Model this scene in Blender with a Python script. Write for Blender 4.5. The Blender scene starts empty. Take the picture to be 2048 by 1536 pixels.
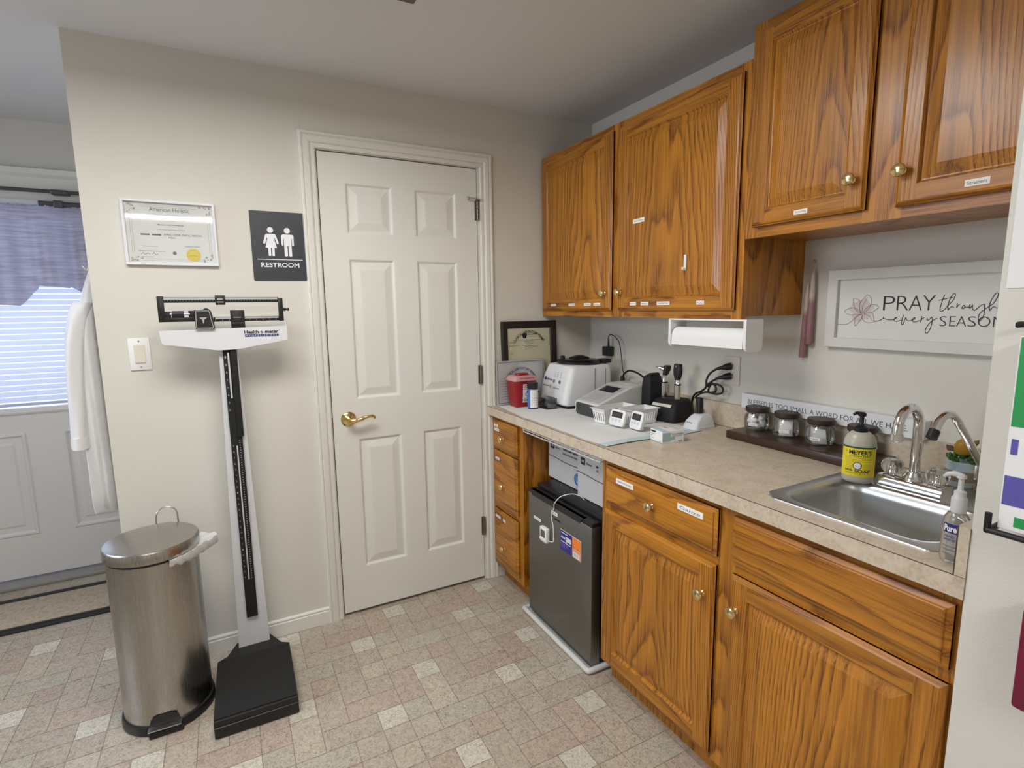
import bpy, bmesh, math, random
from mathutils import Matrix, Vector, Euler
random.seed(7)
S = bpy.context.scene
COL = S.collection
PI = math.pi

# ------------------------------------------------------------------ camera, sky, exposure
cam_data = bpy.data.cameras.new('camera')
cam_data.sensor_width = 36.0
cam_data.lens = 36.0 * 1062.1943 / 2048.0
cam_data.clip_start = 0.02
cam = bpy.data.objects.new('camera', cam_data)
COL.objects.link(cam)
YAW, PITCH, ROLL = -0.4903, -0.1441, -0.0131
fw = Vector((math.sin(-YAW) * math.cos(PITCH), math.cos(YAW) * math.cos(PITCH), math.sin(PITCH)))
rt = fw.cross(Vector((0, 0, 1))).normalized()
up = rt.cross(fw)
rr = math.cos(ROLL) * rt + math.sin(ROLL) * up
uu = -math.sin(ROLL) * rt + math.cos(ROLL) * up
cam.matrix_world = Matrix(((rr.x, uu.x, -fw.x, -1.7577), (rr.y, uu.y, -fw.y, -2.372), (rr.z, uu.z, -fw.z, 1.4043), (0, 0, 0, 1)))
S.camera = cam

world = bpy.data.worlds.new('sky')
S.world = world
world.use_nodes = True
wn = world.node_tree.nodes
wn['Background'].inputs[0].default_value = (0.62, 0.74, 1.0, 1)
wn['Background'].inputs[1].default_value = 1.7

S.view_settings.view_transform = 'Standard'
S.view_settings.look = 'None'
S.view_settings.gamma = 1.0
S.view_settings.use_curve_mapping = False
S.view_settings.exposure = 0.18

LAMP_MAIN = 13.5      # diffuser radiance of the ceiling fixture over the work area
LAMP_REAR = 88.0       # tubes of the fixture further back in the room
DAYLIGHT = 8.0       # watts of daylight outside the entrance door window

DAYLIGHT_ASSUMED = 62.0   # watts of added daylight from the left, outside the assumed side window
RXW = -4.2

def area_light(name, loc, rot, sx, sy, energy, color):
    l = bpy.data.lights.new(name, 'AREA')
    l.shape = 'RECTANGLE'
    l.size, l.size_y = sx, sy
    l.energy = energy
    l.color = color
    o = bpy.data.objects.new(name, l)
    o.location = loc
    o.rotation_euler = rot
    COL.objects.link(o)
    return o

area_light('daylight', (-2.72, 1.62, 1.5), (-PI / 2, 0, 0), 0.9, 1.3, DAYLIGHT, (0.72, 0.8, 1.0))
area_light('daylight_assumed', (RXW - 0.40, -0.35, 1.75), (0, -PI / 2 + 0.6, 0), 1.2, 1.5, DAYLIGHT_ASSUMED, (0.80, 0.86, 1.0))  # added lamp outside the assumed window, tipped down to brighten the left floor

# ------------------------------------------------------------------ materials
MATS = {}
def new_mat(name):
    m = bpy.data.materials.new(name)
    m.use_nodes = True
    return m, m.node_tree, m.node_tree.nodes['Principled BSDF']

def mat(name, col, rough=0.5, metal=0.0, spec=0.5, trans=0.0, coat=0.0, emit=None, estr=0.0, noise=0.0, nscale=40.0, ior=1.45, bump=0.0, bscale=200.0, sheen=0.0):
    if name in MATS:
        return MATS[name]
    m, nt, b = new_mat(name)
    c = (col[0], col[1], col[2], 1)
    b.inputs['Base Color'].default_value = c
    b.inputs['Roughness'].default_value = rough
    b.inputs['Metallic'].default_value = metal
    b.inputs['Specular IOR Level'].default_value = spec
    b.inputs['Transmission Weight'].default_value = trans
    b.inputs['Coat Weight'].default_value = coat
    b.inputs['IOR'].default_value = ior
    if sheen:
        b.inputs['Sheen Weight'].default_value = sheen
    if emit:
        b.inputs['Emission Color'].default_value = (*emit, 1)
        b.inputs['Emission Strength'].default_value = estr
    if noise or bump:
        tc = nt.nodes.new('ShaderNodeTexCoord')
    if noise:
        n = nt.nodes.new('ShaderNodeTexNoise')
        n.inputs['Scale'].default_value = nscale
        n.inputs['Detail'].default_value = 4
        nt.links.new(tc.outputs['Object'], n.inputs['Vector'])
        r = nt.nodes.new('ShaderNodeMix')
        r.data_type = 'RGBA'
        r.inputs[6].default_value = (*[max(0, v * (1 - noise)) for v in col], 1)
        r.inputs[7].default_value = (*[min(1, v * (1 + noise)) for v in col], 1)
        nt.links.new(n.outputs['Fac'], r.inputs[0])
        nt.links.new(r.outputs[2], b.inputs['Base Color'])
    if bump:
        n2 = nt.nodes.new('ShaderNodeTexNoise')
        n2.inputs['Scale'].default_value = bscale
        n2.inputs['Detail'].default_value = 3
        nt.links.new(tc.outputs['Object'], n2.inputs['Vector'])
        bp = nt.nodes.new('ShaderNodeBump')
        bp.inputs['Strength'].default_value = bump
        bp.inputs['Distance'].default_value = 0.002
        nt.links.new(n2.outputs['Fac'], bp.inputs['Height'])
        nt.links.new(bp.outputs['Normal'], b.inputs['Normal'])
    MATS[name] = m
    return m

def N(nt, typ, **kw):
    n = nt.nodes.new(typ)
    for k, v in kw.items():
        setattr(n, k, v)
    return n

def math_n(nt, op, a, b=None, c=None):
    n = N(nt, 'ShaderNodeMath', operation=op)
    for i, v in enumerate((a, b, c)):
        if v is None:
            continue
        if isinstance(v, (int, float)):
            n.inputs[i].default_value = v
        else:
            nt.links.new(v, n.inputs[i])
    return n.outputs[0]

def ramp(nt, fac, stops):
    r = N(nt, 'ShaderNodeValToRGB')
    e = r.color_ramp.elements
    while len(e) < len(stops):
        e.new(0.5)
    for i, (p, c) in enumerate(stops):
        e[i].position = p
        e[i].color = (*c, 1)
    nt.links.new(fac, r.inputs[0])
    return r.outputs[0]

def oak(name, horizontal, light=(0.49, 0.196, 0.018), dark=(0.15, 0.043, 0.003), along='y', cath=60.0, slope=4.2):
    m, nt, b = new_mat(name)
    tc = N(nt, 'ShaderNodeTexCoord')
    so = N(nt, 'ShaderNodeSeparateXYZ'); nt.links.new(tc.outputs['Object'], so.inputs[0])
    sg = N(nt, 'ShaderNodeSeparateXYZ'); nt.links.new(tc.outputs['Generated'], sg.inputs[0])
    oi = N(nt, 'ShaderNodeObjectInfo')
    rnd = oi.outputs['Random']
    r10 = math_n(nt, 'MULTIPLY', rnd, 17.0)
    if horizontal:
        A, L, G = so.outputs[2], so.outputs[1], sg.outputs[2]
    else:
        A, L, G = so.outputs[1], so.outputs[2], sg.outputs[1]
    D = so.outputs[0]
    def vec(a, l, d, off):
        cx = N(nt, 'ShaderNodeCombineXYZ')
        nt.links.new(math_n(nt, 'MULTIPLY_ADD', A, a, off), cx.inputs[0])
        nt.links.new(math_n(nt, 'MULTIPLY', L, l), cx.inputs[1])
        nt.links.new(math_n(nt, 'MULTIPLY', D, d), cx.inputs[2])
        return cx.outputs[0]
    def noise(v, sc, det=2.0):
        n = N(nt, 'ShaderNodeTexNoise')
        n.inputs['Scale'].default_value = sc
        n.inputs['Detail'].default_value = det
        nt.links.new(v, n.inputs['Vector'])
        return n.outputs['Fac']
    warp = noise(vec(4.0, 0.9, 3.0, r10), 1.0, 2.0)
    wob = noise(vec(30.0, 9.0, 20.0, r10), 1.0, 2.0)
    cen = math_n(nt, 'MULTIPLY_ADD', rnd, 0.5, 0.22)
    q = math_n(nt, 'SUBTRACT', G, cen)
    q2 = math_n(nt, 'MULTIPLY', math_n(nt, 'MULTIPLY', q, q), cath)
    f = math_n(nt, 'MULTIPLY_ADD', L, slope, q2)
    f = math_n(nt, 'MULTIPLY_ADD', warp, 9.0, f)
    f = math_n(nt, 'MULTIPLY_ADD', wob, 0.55, f)
    fr = math_n(nt, 'FRACT', f)
    band = ramp(nt, fr, [(0.0, (0.0,) * 3), (0.12, (1.0,) * 3), (0.30, (0.55,) * 3), (0.75, (0.05,) * 3), (1.0, (0.0,) * 3)])
    pores = noise(vec(420.0, 9.0, 420.0, r10), 1.0, 2.0)
    pr = ramp(nt, pores, [(0.36, (0.0,) * 3), (0.62, (1.0,) * 3)])
    k = math_n(nt, 'MULTIPLY', band, math_n(nt, 'MULTIPLY_ADD', pr, 0.60, 0.30))
    k = math_n(nt, 'MULTIPLY_ADD', pr, 0.13, k)
    fine = ramp(nt, noise(vec(120.0, 1.6, 60.0, r10), 1.0, 3.0), [(0.42, (0.0,) * 3), (0.66, (1.0,) * 3)])
    k = math_n(nt, 'MULTIPLY_ADD', fine, 0.34, k)
    tone = noise(vec(9.0, 0.7, 5.0, r10), 1.0, 2.0)
    c1 = ramp(nt, tone, [(0.3, tuple(v * 0.84 for v in light)), (0.7, tuple(v * 1.16 for v in light))])
    mx = N(nt, 'ShaderNodeMix', data_type='RGBA')
    nt.links.new(k, mx.inputs[0])
    nt.links.new(c1, mx.inputs[6])
    mx.inputs[7].default_value = (*dark, 1)
    nt.links.new(mx.outputs[2], b.inputs['Base Color'])
    b.inputs['Roughness'].default_value = 0.36
    b.inputs['Coat Weight'].default_value = 0.22
    b.inputs['Specular IOR Level'].default_value = 0.35
    b.inputs['Coat Roughness'].default_value = 0.2
    bp = N(nt, 'ShaderNodeBump')
    bp.inputs['Strength'].default_value = 0.25
    bp.inputs['Distance'].default_value = 0.0008
    bp.invert = True
    nt.links.new(k, bp.inputs['Height'])
    nt.links.new(bp.outputs['Normal'], b.inputs['Normal'])
    MATS[name] = m
    return m

OAK_V = oak('oak_upright_grain', False)
OAK_H = oak('oak_level_grain', True, cath=3.0, slope=1.2)

def mottled(name, cols, scale, rough, bump=0.0, coat=0.0, detail=6.0):
    m, nt, b = new_mat(name)
    tc = N(nt, 'ShaderNodeTexCoord')
    n = N(nt, 'ShaderNodeTexNoise'); n.inputs['Scale'].default_value = scale; n.inputs['Detail'].default_value = detail
    n.inputs['Distortion'].default_value = 0.6
    nt.links.new(tc.outputs['Object'], n.inputs['Vector'])
    n2 = N(nt, 'ShaderNodeTexNoise'); n2.inputs['Scale'].default_value = scale * 5.5; n2.inputs['Detail'].default_value = 3
    nt.links.new(tc.outputs['Object'], n2.inputs['Vector'])
    f = math_n(nt, 'MULTIPLY_ADD', n2.outputs['Fac'], 0.55, math_n(nt, 'MULTIPLY', n.outputs['Fac'], 0.55))
    k = len(cols)
    c = ramp(nt, f, [(0.36 + 0.36 * i / (k - 1), cols[i]) for i in range(k)])
    nt.links.new(c, b.inputs['Base Color'])
    b.inputs['Roughness'].default_value = rough
    b.inputs['Coat Weight'].default_value = coat
    MATS[name] = m
    return m

LAMINATE = mottled('laminate', [(0.43, 0.345, 0.255), (0.56, 0.47, 0.36), (0.62, 0.535, 0.425)], 22.0, 0.38)
WALL = mat('wall_paint', (0.66, 0.64, 0.58), 0.7, bump=0.12, bscale=260)
CEIL = mat('ceiling_paint', (0.69, 0.685, 0.68), 0.8, bump=0.1, bscale=150)
TRIM = mat('trim_paint', (0.73, 0.72, 0.665), 0.42)
DOORP = mat('door_paint', (0.75, 0.745, 0.70), 0.45, bump=0.08, bscale=90)
WHITE = mat('white_plastic', (0.80, 0.80, 0.79), 0.4)
PAPER = mat('white_paper', (0.80, 0.80, 0.80), 0.75)
BLACK = mat('black_plastic', (0.012, 0.012, 0.013), 0.4)
BLACKM = mat('black_matte', (0.010, 0.010, 0.011), 0.65)
INK = mat('black_ink', (0.015, 0.015, 0.017), 0.6)
GREYINK = mat('grey_ink', (0.16, 0.16, 0.17), 0.7)
FAINT = mat('faint_ink', (0.38, 0.38, 0.39), 0.7)
BRASS = mat('polished_brass', (0.80, 0.62, 0.30), 0.16, metal=1.0)
CHROME = mat('chrome', (0.80, 0.80, 0.81), 0.07, metal=1.0)
NICKEL = mat('nickel', (0.55, 0.53, 0.50), 0.28, metal=1.0)
DKMETAL = mat('dark_hinge_metal', (0.20, 0.18, 0.15), 0.4, metal=0.9)
DARKWOOD = mat('dark_frame_wood', (0.018, 0.010, 0.007), 0.4)

def clear(name, col=(1, 1, 1), tint=0.0, gloss=0.12):
    m = bpy.data.materials.new(name); m.use_nodes = True
    nt = m.node_tree; nt.nodes.clear()
    out = N(nt, 'ShaderNodeOutputMaterial')
    t = N(nt, 'ShaderNodeBsdfTransparent'); t.inputs[0].default_value = (*col, 1)
    g = N(nt, 'ShaderNodeBsdfGlossy'); g.inputs[1].default_value = 0.03
    lw = N(nt, 'ShaderNodeLayerWeight'); lw.inputs[0].default_value = 0.35
    f = math_n(nt, 'MULTIPLY_ADD', lw.outputs['Fresnel'], 0.75, gloss * 0.3)
    mx = N(nt, 'ShaderNodeMixShader')
    nt.links.new(f, mx.inputs[0]); nt.links.new(t.outputs[0], mx.inputs[1]); nt.links.new(g.outputs[0], mx.inputs[2])
    nt.links.new(mx.outputs[0], out.inputs[0])
    MATS[name] = m
    return m
GLASS = clear('clear_glass', (0.985, 0.99, 0.985))
ACRYL = clear('clear_acrylic', (0.98, 0.985, 0.99), gloss=0.2)
SHEET = clear('picture_glass', (1.0, 1.0, 1.0))

def brushed(name, col, rough, vert=True, scale=900, amt=0.10, bumpy=0.0):
    m, nt, b = new_mat(name)
    tc = N(nt, 'ShaderNodeTexCoord')
    mp = N(nt, 'ShaderNodeMapping')
    mp.inputs['Scale'].default_value = (scale, scale, 3.0) if vert else (scale, 3.0, scale)
    nt.links.new(tc.outputs['Object'], mp.inputs[0])
    n = N(nt, 'ShaderNodeTexNoise'); n.inputs['Scale'].default_value = 1.0; n.inputs['Detail'].default_value = 2
    nt.links.new(mp.outputs[0], n.inputs['Vector'])
    r = math_n(nt, 'MULTIPLY_ADD', n.outputs['Fac'], amt, rough - amt / 2)
    nt.links.new(r, b.inputs['Roughness'])
    c = ramp(nt, n.outputs['Fac'], [(0.3, tuple(v * 0.92 for v in col)), (0.7, tuple(min(1, v * 1.06) for v in col))])
    nt.links.new(c, b.inputs['Base Color'])
    b.inputs['Metallic'].default_value = 1.0
    b.inputs['Anisotropic'].default_value = 0.5
    MATS[name] = m
    return m
STEEL_V = brushed('brushed_steel', (0.44, 0.425, 0.40), 0.27)
STEEL_H = brushed('satin_sink_steel', (0.56, 0.56, 0.55), 0.30, vert=False)
FRIDGEM = brushed('dark_steel_door', (0.25, 0.245, 0.23), 0.42, amt=0.05)

# ------------------------------------------------------------------ mesh builder
class B:
    def __init__(self):
        self.bm = bmesh.new()
        self.mats = []
    def mi(self, m):
        if m not in self.mats:
            self.mats.append(m)
        return self.mats.index(m)
    def face(self, pts, m):
        i = self.mi(m)
        vs = [self.bm.verts.new(p) for p in pts]
        f = self.bm.faces.new(vs)
        f.material_index = i
        return f
    def box(self, x0, x1, y0, y1, z0, z1, m, bevel=0.0, seg=2, mtx=None):
        i = self.mi(m)
        r = bmesh.ops.create_cube(self.bm, size=1.0, matrix=Matrix.Translation(((x0 + x1) / 2, (y0 + y1) / 2, (z0 + z1) / 2)) @ Matrix.Diagonal((abs(x1 - x0), abs(y1 - y0), abs(z1 - z0), 1)))
        vs = r['verts']
        fs = set(f for v in vs for f in v.link_faces)
        for f in fs:
            f.material_index = i
        if bevel > 0:
            es = list(set(e for v in vs for e in v.link_edges))
            r2 = bmesh.ops.bevel(self.bm, geom=es, offset=bevel, segments=seg, affect='EDGES', profile=0.5)
            vs = list(set(v for f in r2['faces'] for v in f.verts) | set(v for v in vs if v.is_valid))
            for f in r2['faces']:
                f.material_index = i
        if mtx is not None:
            bmesh.ops.transform(self.bm, matrix=mtx, verts=[v for v in vs if v.is_valid])
        return vs
    def loft(self, rings, m, cap0=True, cap1=True, closed=True):
        i = self.mi(m)
        R = [[self.bm.verts.new(p) for p in r] for r in rings]
        n = len(R[0])
        for a, b in zip(R[:-1], R[1:]):
            for k in range(n if closed else n - 1):
                f = self.bm.faces.new((a[k], a[(k + 1) % n], b[(k + 1) % n], b[k]))
                f.material_index = i
        if closed and cap0:
            self.bm.faces.new(list(reversed(R[0]))).material_index = i
        if closed and cap1:
            self.bm.faces.new(R[-1]).material_index = i
        return R
    def lathe(self, prof, origin, axis, m, seg=32, cap0=True, cap1=True, sx=1.0):
        axis = Vector(axis).normalized()
        t = Vector((0, 0, 1)) if abs(axis.z) < 0.9 else Vector((1, 0, 0))
        u = axis.cross(t).normalized(); v = axis.cross(u)
        o = Vector(origin)
        rings = [[o + axis * h + (u * math.cos(2 * PI * k / seg) * sx + v * math.sin(2 * PI * k / seg)) * max(r, 1e-5) for k in range(seg)] for r, h in prof]
        return self.loft(rings, m, cap0, cap1)
    def tube(self, pts, r, m, seg=8, smooth=0, closed=False):
        P = [Vector(p) for p in pts]
        if smooth:
            P = spline(P, smooth)
        rad = r if isinstance(r, (list, tuple)) else None
        tang = []
        for i in range(len(P)):
            a = P[max(i - 1, 0)]; b = P[min(i + 1, len(P) - 1)]
            if closed:
                a = P[i - 1]; b = P[(i + 1) % len(P)]
            d = (b - a)
            tang.append(d.normalized() if d.length > 1e-9 else Vector((0, 0, 1)))
        t0 = tang[0]
        ref = Vector((0, 0, 1)) if abs(t0.z) < 0.9 else Vector((1, 0, 0))
        u = t0.cross(ref).normalized()
        rings = []
        for i, p in enumerate(P):
            u = (u - tang[i] * u.dot(tang[i])).normalized()
            w = tang[i].cross(u)
            rr_ = r if rad is None else rad[min(int(i * (len(rad) - 1) / max(len(P) - 1, 1) + 0.5), len(rad) - 1)]
            rings.append([p + (u * math.cos(2 * PI * k / seg) + w * math.sin(2 * PI * k / seg)) * rr_ for k in range(seg)])
        if closed:
            rings.append(rings[0])
            i = self.mi(m)
            R = [[self.bm.verts.new(q) for q in rg] for rg in rings[:-1]]
            n = len(R)
            for a in range(n):
                for k in range(seg):
                    f = self.bm.faces.new((R[a][k], R[a][(k + 1) % seg], R[(a + 1) % n][(k + 1) % seg], R[(a + 1) % n][k]))
                    f.material_index = i
            return
        self.loft(rings, m)
    def prism(self, poly, fn, d0, d1, m):
        """poly of 2D points; fn(a, b, d) gives the 3D point"""
        return self.loft([[fn(a, b, d0) for a, b in poly], [fn(a, b, d1) for a, b in poly]], m)
    def ribbon(self, pts, w, fn, m, smooth=6):
        """a flat pen stroke of width w in the plane of fn(a, b)"""
        P = [Vector((a, b, 0)) for a, b in pts]
        if smooth and len(P) > 2:
            P = spline(P, smooth)
        i = self.mi(m)
        L = []
        for k in range(len(P)):
            d = P[min(k + 1, len(P) - 1)] - P[max(k - 1, 0)]
            if d.length < 1e-9:
                d = Vector((1, 0, 0))
            d.normalize()
            n = Vector((-d.y, d.x, 0)) * w / 2
            L.append((self.bm.verts.new(fn(*(P[k] + n)[:2])), self.bm.verts.new(fn(*(P[k] - n)[:2]))))
        for a, b in zip(L[:-1], L[1:]):
            try:
                self.bm.faces.new((a[0], a[1], b[1], b[0])).material_index = i
            except ValueError:
                pass
    def rect(self, a0, a1, b0, b1, fn, m):
        return self.face([fn(a0, b0), fn(a1, b0), fn(a1, b1), fn(a0, b1)], m)
    def disc(self, a, b, r, fn, m, seg=24, r2=None):
        if r2 is None:
            return self.face([fn(a + r * math.cos(2 * PI * k / seg), b + r * math.sin(2 * PI * k / seg)) for k in range(seg)], m)
        for k in range(seg):
            c0, s0, c1, s1 = math.cos(2 * PI * k / seg), math.sin(2 * PI * k / seg), math.cos(2 * PI * (k + 1) / seg), math.sin(2 * PI * (k + 1) / seg)
            self.face([fn(a + r * c0, b + r * s0), fn(a + r * c1, b + r * s1), fn(a + r2 * c1, b + r2 * s1), fn(a + r2 * c0, b + r2 * s0)], m)
    def text(self, s, a0, a1, b0, b1, fn, m, bold=0.0, arc=None, keep=False):
        """lettering filling the rectangle a0..a1 x b0..b1 of the plane fn(a, b)"""
        i = self.mi(m)
        cu = bpy.data.curves.new('t', 'FONT')
        cu.body = s; cu.size = 1.0; cu.resolution_u = 3; cu.fill_mode = 'FRONT'
        cu.offset = bold
        ob = bpy.data.objects.new('t', cu)
        me = bpy.data.meshes.new_from_object(ob)
        bpy.data.objects.remove(ob); bpy.data.curves.remove(cu)
        if len(me.vertices) == 0:
            bpy.data.meshes.remove(me); return
        xs = [v.co.x for v in me.vertices]; ys = [v.co.y for v in me.vertices]
        mx, Mx, my, My = min(xs), max(xs), min(ys), max(ys)
        sx = (a1 - a0) / max(Mx - mx, 1e-6); sy = (b1 - b0) / max(My - my, 1e-6)
        if keep:
            s_ = min(abs(sx), abs(sy)); sx = math.copysign(s_, sx); sy = math.copysign(s_, sy)
        V = []
        for v in me.vertices:
            a = a0 + (v.co.x - mx) * sx; b = b0 + (v.co.y - my) * sy
            if arc:
                ca, cb, rad = arc      # bend the baseline over a circle
                th = (a - ca) / rad
                q = rad + (b - b0)
                a, b = ca + q * math.sin(th), cb + q * math.cos(th)
            V.append(self.bm.verts.new(fn(a, b)))
        for p in me.polygons:
            try:
                self.bm.faces.new([V[k] for k in p.vertices]).material_index = i
            except ValueError:
                pass
        bpy.data.meshes.remove(me)
    def xf(self, mtx):
        bmesh.ops.transform(self.bm, matrix=mtx, verts=self.bm.verts)
    def build(self, name, parent=None, smooth=35, local=False, recalc=True):
        if recalc:
            bmesh.ops.recalc_face_normals(self.bm, faces=self.bm.faces)
        if parent is not None and not local:
            off = base_of(parent)
            bmesh.ops.translate(self.bm, vec=-off, verts=self.bm.verts)
        me = bpy.data.meshes.new(name)
        self.bm.to_mesh(me); self.bm.free()
        for m in self.mats:
            me.materials.append(m)
        if smooth:
            me.shade_smooth()
            me.set_sharp_from_angle(angle=math.radians(smooth))
        o = bpy.data.objects.new(name, me)
        COL.objects.link(o)
        if parent is not None:
            o.parent = parent
        return o

def spline(P, n):
    out = []
    for i in range(len(P) - 1):
        p0 = P[i - 1] if i else P[0] * 2 - P[1]
        p1, p2 = P[i], P[i + 1]
        p3 = P[i + 2] if i + 2 < len(P) else P[-1] * 2 - P[-2]
        for k in range(n):
            t = k / n
            out.append(0.5 * ((2 * p1) + (p2 - p0) * t + (2 * p0 - 5 * p1 + 4 * p2 - p3) * t * t + (3 * p1 - p0 - 3 * p2 + p3) * t ** 3))
    out.append(P[-1])
    return out

def base_of(o):
    v = Vector((0, 0, 0))
    while o is not None:
        v = v + o.location
        o = o.parent
    return v

def thing(name, label, cat, loc=(0, 0, 0), rot=0.0, group=None):
    o = bpy.data.objects.new(name, None)
    o.empty_display_size = 0.05
    COL.objects.link(o)
    o.location = loc
    o.rotation_euler = (0, 0, rot)
    o['label'] = label
    o['category'] = cat
    if group:
        o['group'] = group
    return o

def tag(o, label, cat, group=None, loc=None):
    o['label'] = label
    o['category'] = cat
    if group:
        o['group'] = group
    if loc is not None:      # put the origin at the base of a one-mesh thing
        o.data.transform(Matrix.Translation(-Vector(loc)))
        o.location = loc
    return o

def struct(o):
    o['kind'] = 'structure'
    return o

def fx(x):   # plane facing the room from the right wall: a runs along y, b is height
    return lambda a, b: Vector((x, a, b))
def fy(y):   # plane facing the room from the back wall
    return lambda a, b: Vector((a, y, b))
def fz(z):
    return lambda a, b: Vector((a, b, z))

# ================================================================== THE ROOM
H = 2.335
XL = -2.166            # free end of the restroom wall
XP, YP = -0.637, -1.972
ZC = 0.9172            # worktop
RX0, RY0, RX1 = -4.2, -4.4, 0.0
HY = 1.16              # entrance wall

# ---- floor: printed vinyl, an 18 inch module of small tiles
FT, FNT, FB = new_mat('vinyl_floor')
_vc = N(FNT, 'ShaderNodeVertexColor'); _vc.layer_name = 'tile'
_tc = N(FNT, 'ShaderNodeTexCoord')
_n1 = N(FNT, 'ShaderNodeTexNoise'); _n1.inputs['Scale'].default_value = 55; _n1.inputs['Detail'].default_value = 6; _n1.inputs['Distortion'].default_value = 1.2
_n2 = N(FNT, 'ShaderNodeTexNoise'); _n2.inputs['Scale'].default_value = 210; _n2.inputs['Detail'].default_value = 4; _n2.inputs['Distortion'].default_value = 1.0
for _n in (_n1, _n2):
    FNT.links.new(_tc.outputs['Object'], _n.inputs['Vector'])
_f = math_n(FNT, 'MULTIPLY_ADD', _n2.outputs['Fac'], 0.6, math_n(FNT, 'MULTIPLY', _n1.outputs['Fac'], 0.4))
_k = ramp(FNT, _f, [(0.36, (0.62, 0.58, 0.54)), (0.50, (1.0, 1.0, 1.0)), (0.64, (1.22, 1.22, 1.2))])
_m = N(FNT, 'ShaderNodeMix', data_type='RGBA', blend_type='MULTIPLY'); _m.inputs[0].default_value = 1.0
FNT.links.new(_vc.outputs[0], _m.inputs[6]); FNT.links.new(_k, _m.inputs[7])
FNT.links.new(_m.outputs[2], FB.inputs['Base Color'])
_b = N(FNT, 'ShaderNodeBump'); _b.inputs['Strength'].default_value = 0.22; _b.inputs['Distance'].default_value = 0.0015
FNT.links.new(_f, _b.inputs['Height']); FNT.links.new(_b.outputs[0], FB.inputs['Normal'])
_rg = math_n(FNT, 'MULTIPLY_ADD', _n1.outputs['Fac'], 0.2, 0.26)
FNT.links.new(_rg, FB.inputs['Roughness'])
U = 0.0914
BEI, PNK, GRN, WHT, TAN = (0.43, 0.375, 0.305), (0.43, 0.35, 0.288), (0.435, 0.40, 0.325), (0.55, 0.52, 0.44), (0.455, 0.40, 0.325)
MOD = [([(0, 0)], WHT), ([(1, 0)], GRN), ([(4, 1), (5, 1)], PNK), ([(1, 1), (1, 2)], PNK), ([(2, 2)], WHT),
       ([(2, 0), (2, 1)], TAN), ([(2, 4), (3, 4)], GRN), ([(3, 1), (3, 2)], BEI), ([(3, 0), (4, 0)], BEI),
       ([(4, 2), (4, 3)], BEI), ([(0, 2)], BEI), ([(0, 3)], TAN), ([(1, 3), (2, 3)], BEI), ([(3, 3)], PNK),
       ([(0, 4)], BEI), ([(1, 4)], TAN), ([(4, 4)], BEI)]
def build_floor():
    bm = bmesh.new()
    lay = bm.loops.layers.float_color.new('tile')
    ox, oy = -1.353 - U / 2, -0.704 - U / 2
    rnd = random.Random(3)
    x0, x1, y0, y1 = RX0 - 0.1, 0.1, RY0 - 0.1, HY + 0.1
    def quad(a0, a1, b0, b1, z, c):
        a0, a1, b0, b1 = max(a0, x0), min(a1, x1), max(b0, y0), min(b1, y1)
        if a1 - a0 < 1e-4 or b1 - b0 < 1e-4:
            return
        f = bm.faces.new([bm.verts.new(p) for p in ((a0, b0, z), (a1, b0, z), (a1, b1, z), (a0, b1, z))])
        for l in f.loops:
            l[lay] = (*c, 1)
    g = 0.0013
    P = 5 * U
    quad(x0, x1, y0, y1, -0.0006, (0.27, 0.225, 0.18))      # the printed joints
    for I in range(int((x0 - ox) // P) - 1, int((x1 - ox) // P) + 2):
        for J in range(int((y0 - oy) // P) - 1, int((y1 - oy) // P) + 2):
            for cells, c in MOD:
                k = 1 + rnd.uniform(-0.05, 0.05)
                a = [i for i, j in cells]; b = [j for i, j in cells]
                quad(ox + I * P + min(a) * U + g, ox + I * P + (max(a) + 1) * U - g, oy + J * P + min(b) * U + g, oy + J * P + (max(b) + 1) * U - g, 0.0, tuple(v * k for v in c))
    me = bpy.data.meshes.new('floor'); bm.to_mesh(me); bm.free()
    me.materials.append(FT)
    o = bpy.data.objects.new('floor', me); COL.objects.link(o)
    return struct(o)
build_floor()

def wallbox(name, boxes, m=WALL):
    b = B()
    for q in boxes:
        b.box(*q, m)
    return struct(b.build(name, smooth=0))
wallbox('ceiling', [(RX0 - 0.1, 0.1, RY0 - 0.1, HY + 0.25, H, H + 0.1)], CEIL)
DX0, DX1, DZ = -1.3781, -0.6685, 2.044      # restroom door leaf
OX0, OX1, OZ = DX0 - 0.004, DX1 + 0.003, DZ + 0.005
wallbox('wall_back', [(XL, OX0, 0, 0.115, 0, H), (OX1, 0.0, 0, 0.115, 0, H), (OX0, OX1, 0, 0.115, OZ, H)])
wallbox('wall_return', [(XL, XL + 0.115, 0.115, HY, 0, H)])
wallbox('wall_right', [(0, 0.1, RY0, HY + 0.1, 0, H)])
wallbox('wall_partition', [(XP, 0, RY0, YP, 0, H)])
wallbox('wall_left', [(RX0 - 0.1, RX0, RY0, -1.05, 0, H), (RX0 - 0.1, RX0, 0.35, HY + 0.1, 0, H), (RX0 - 0.1, RX0, -1.05, 0.35, 0, 0.85), (RX0 - 0.1, RX0, -1.05, 0.35, 2.05, H)])
wallbox('wall_rear', [(RX0, XP, RY0 - 0.1, RY0, 0, H)])
EX0, EX1, EZ = -3.095, -2.185, 2.035        # entrance door leaf
wallbox('wall_hall', [(RX0, EX0 - 0.004, HY, HY + 0.12, 0, H), (EX1 + 0.004, 0, HY, HY + 0.12, 0, H), (EX0 - 0.004, EX1 + 0.004, HY, HY + 0.12, EZ + 0.004, H)])

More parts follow.
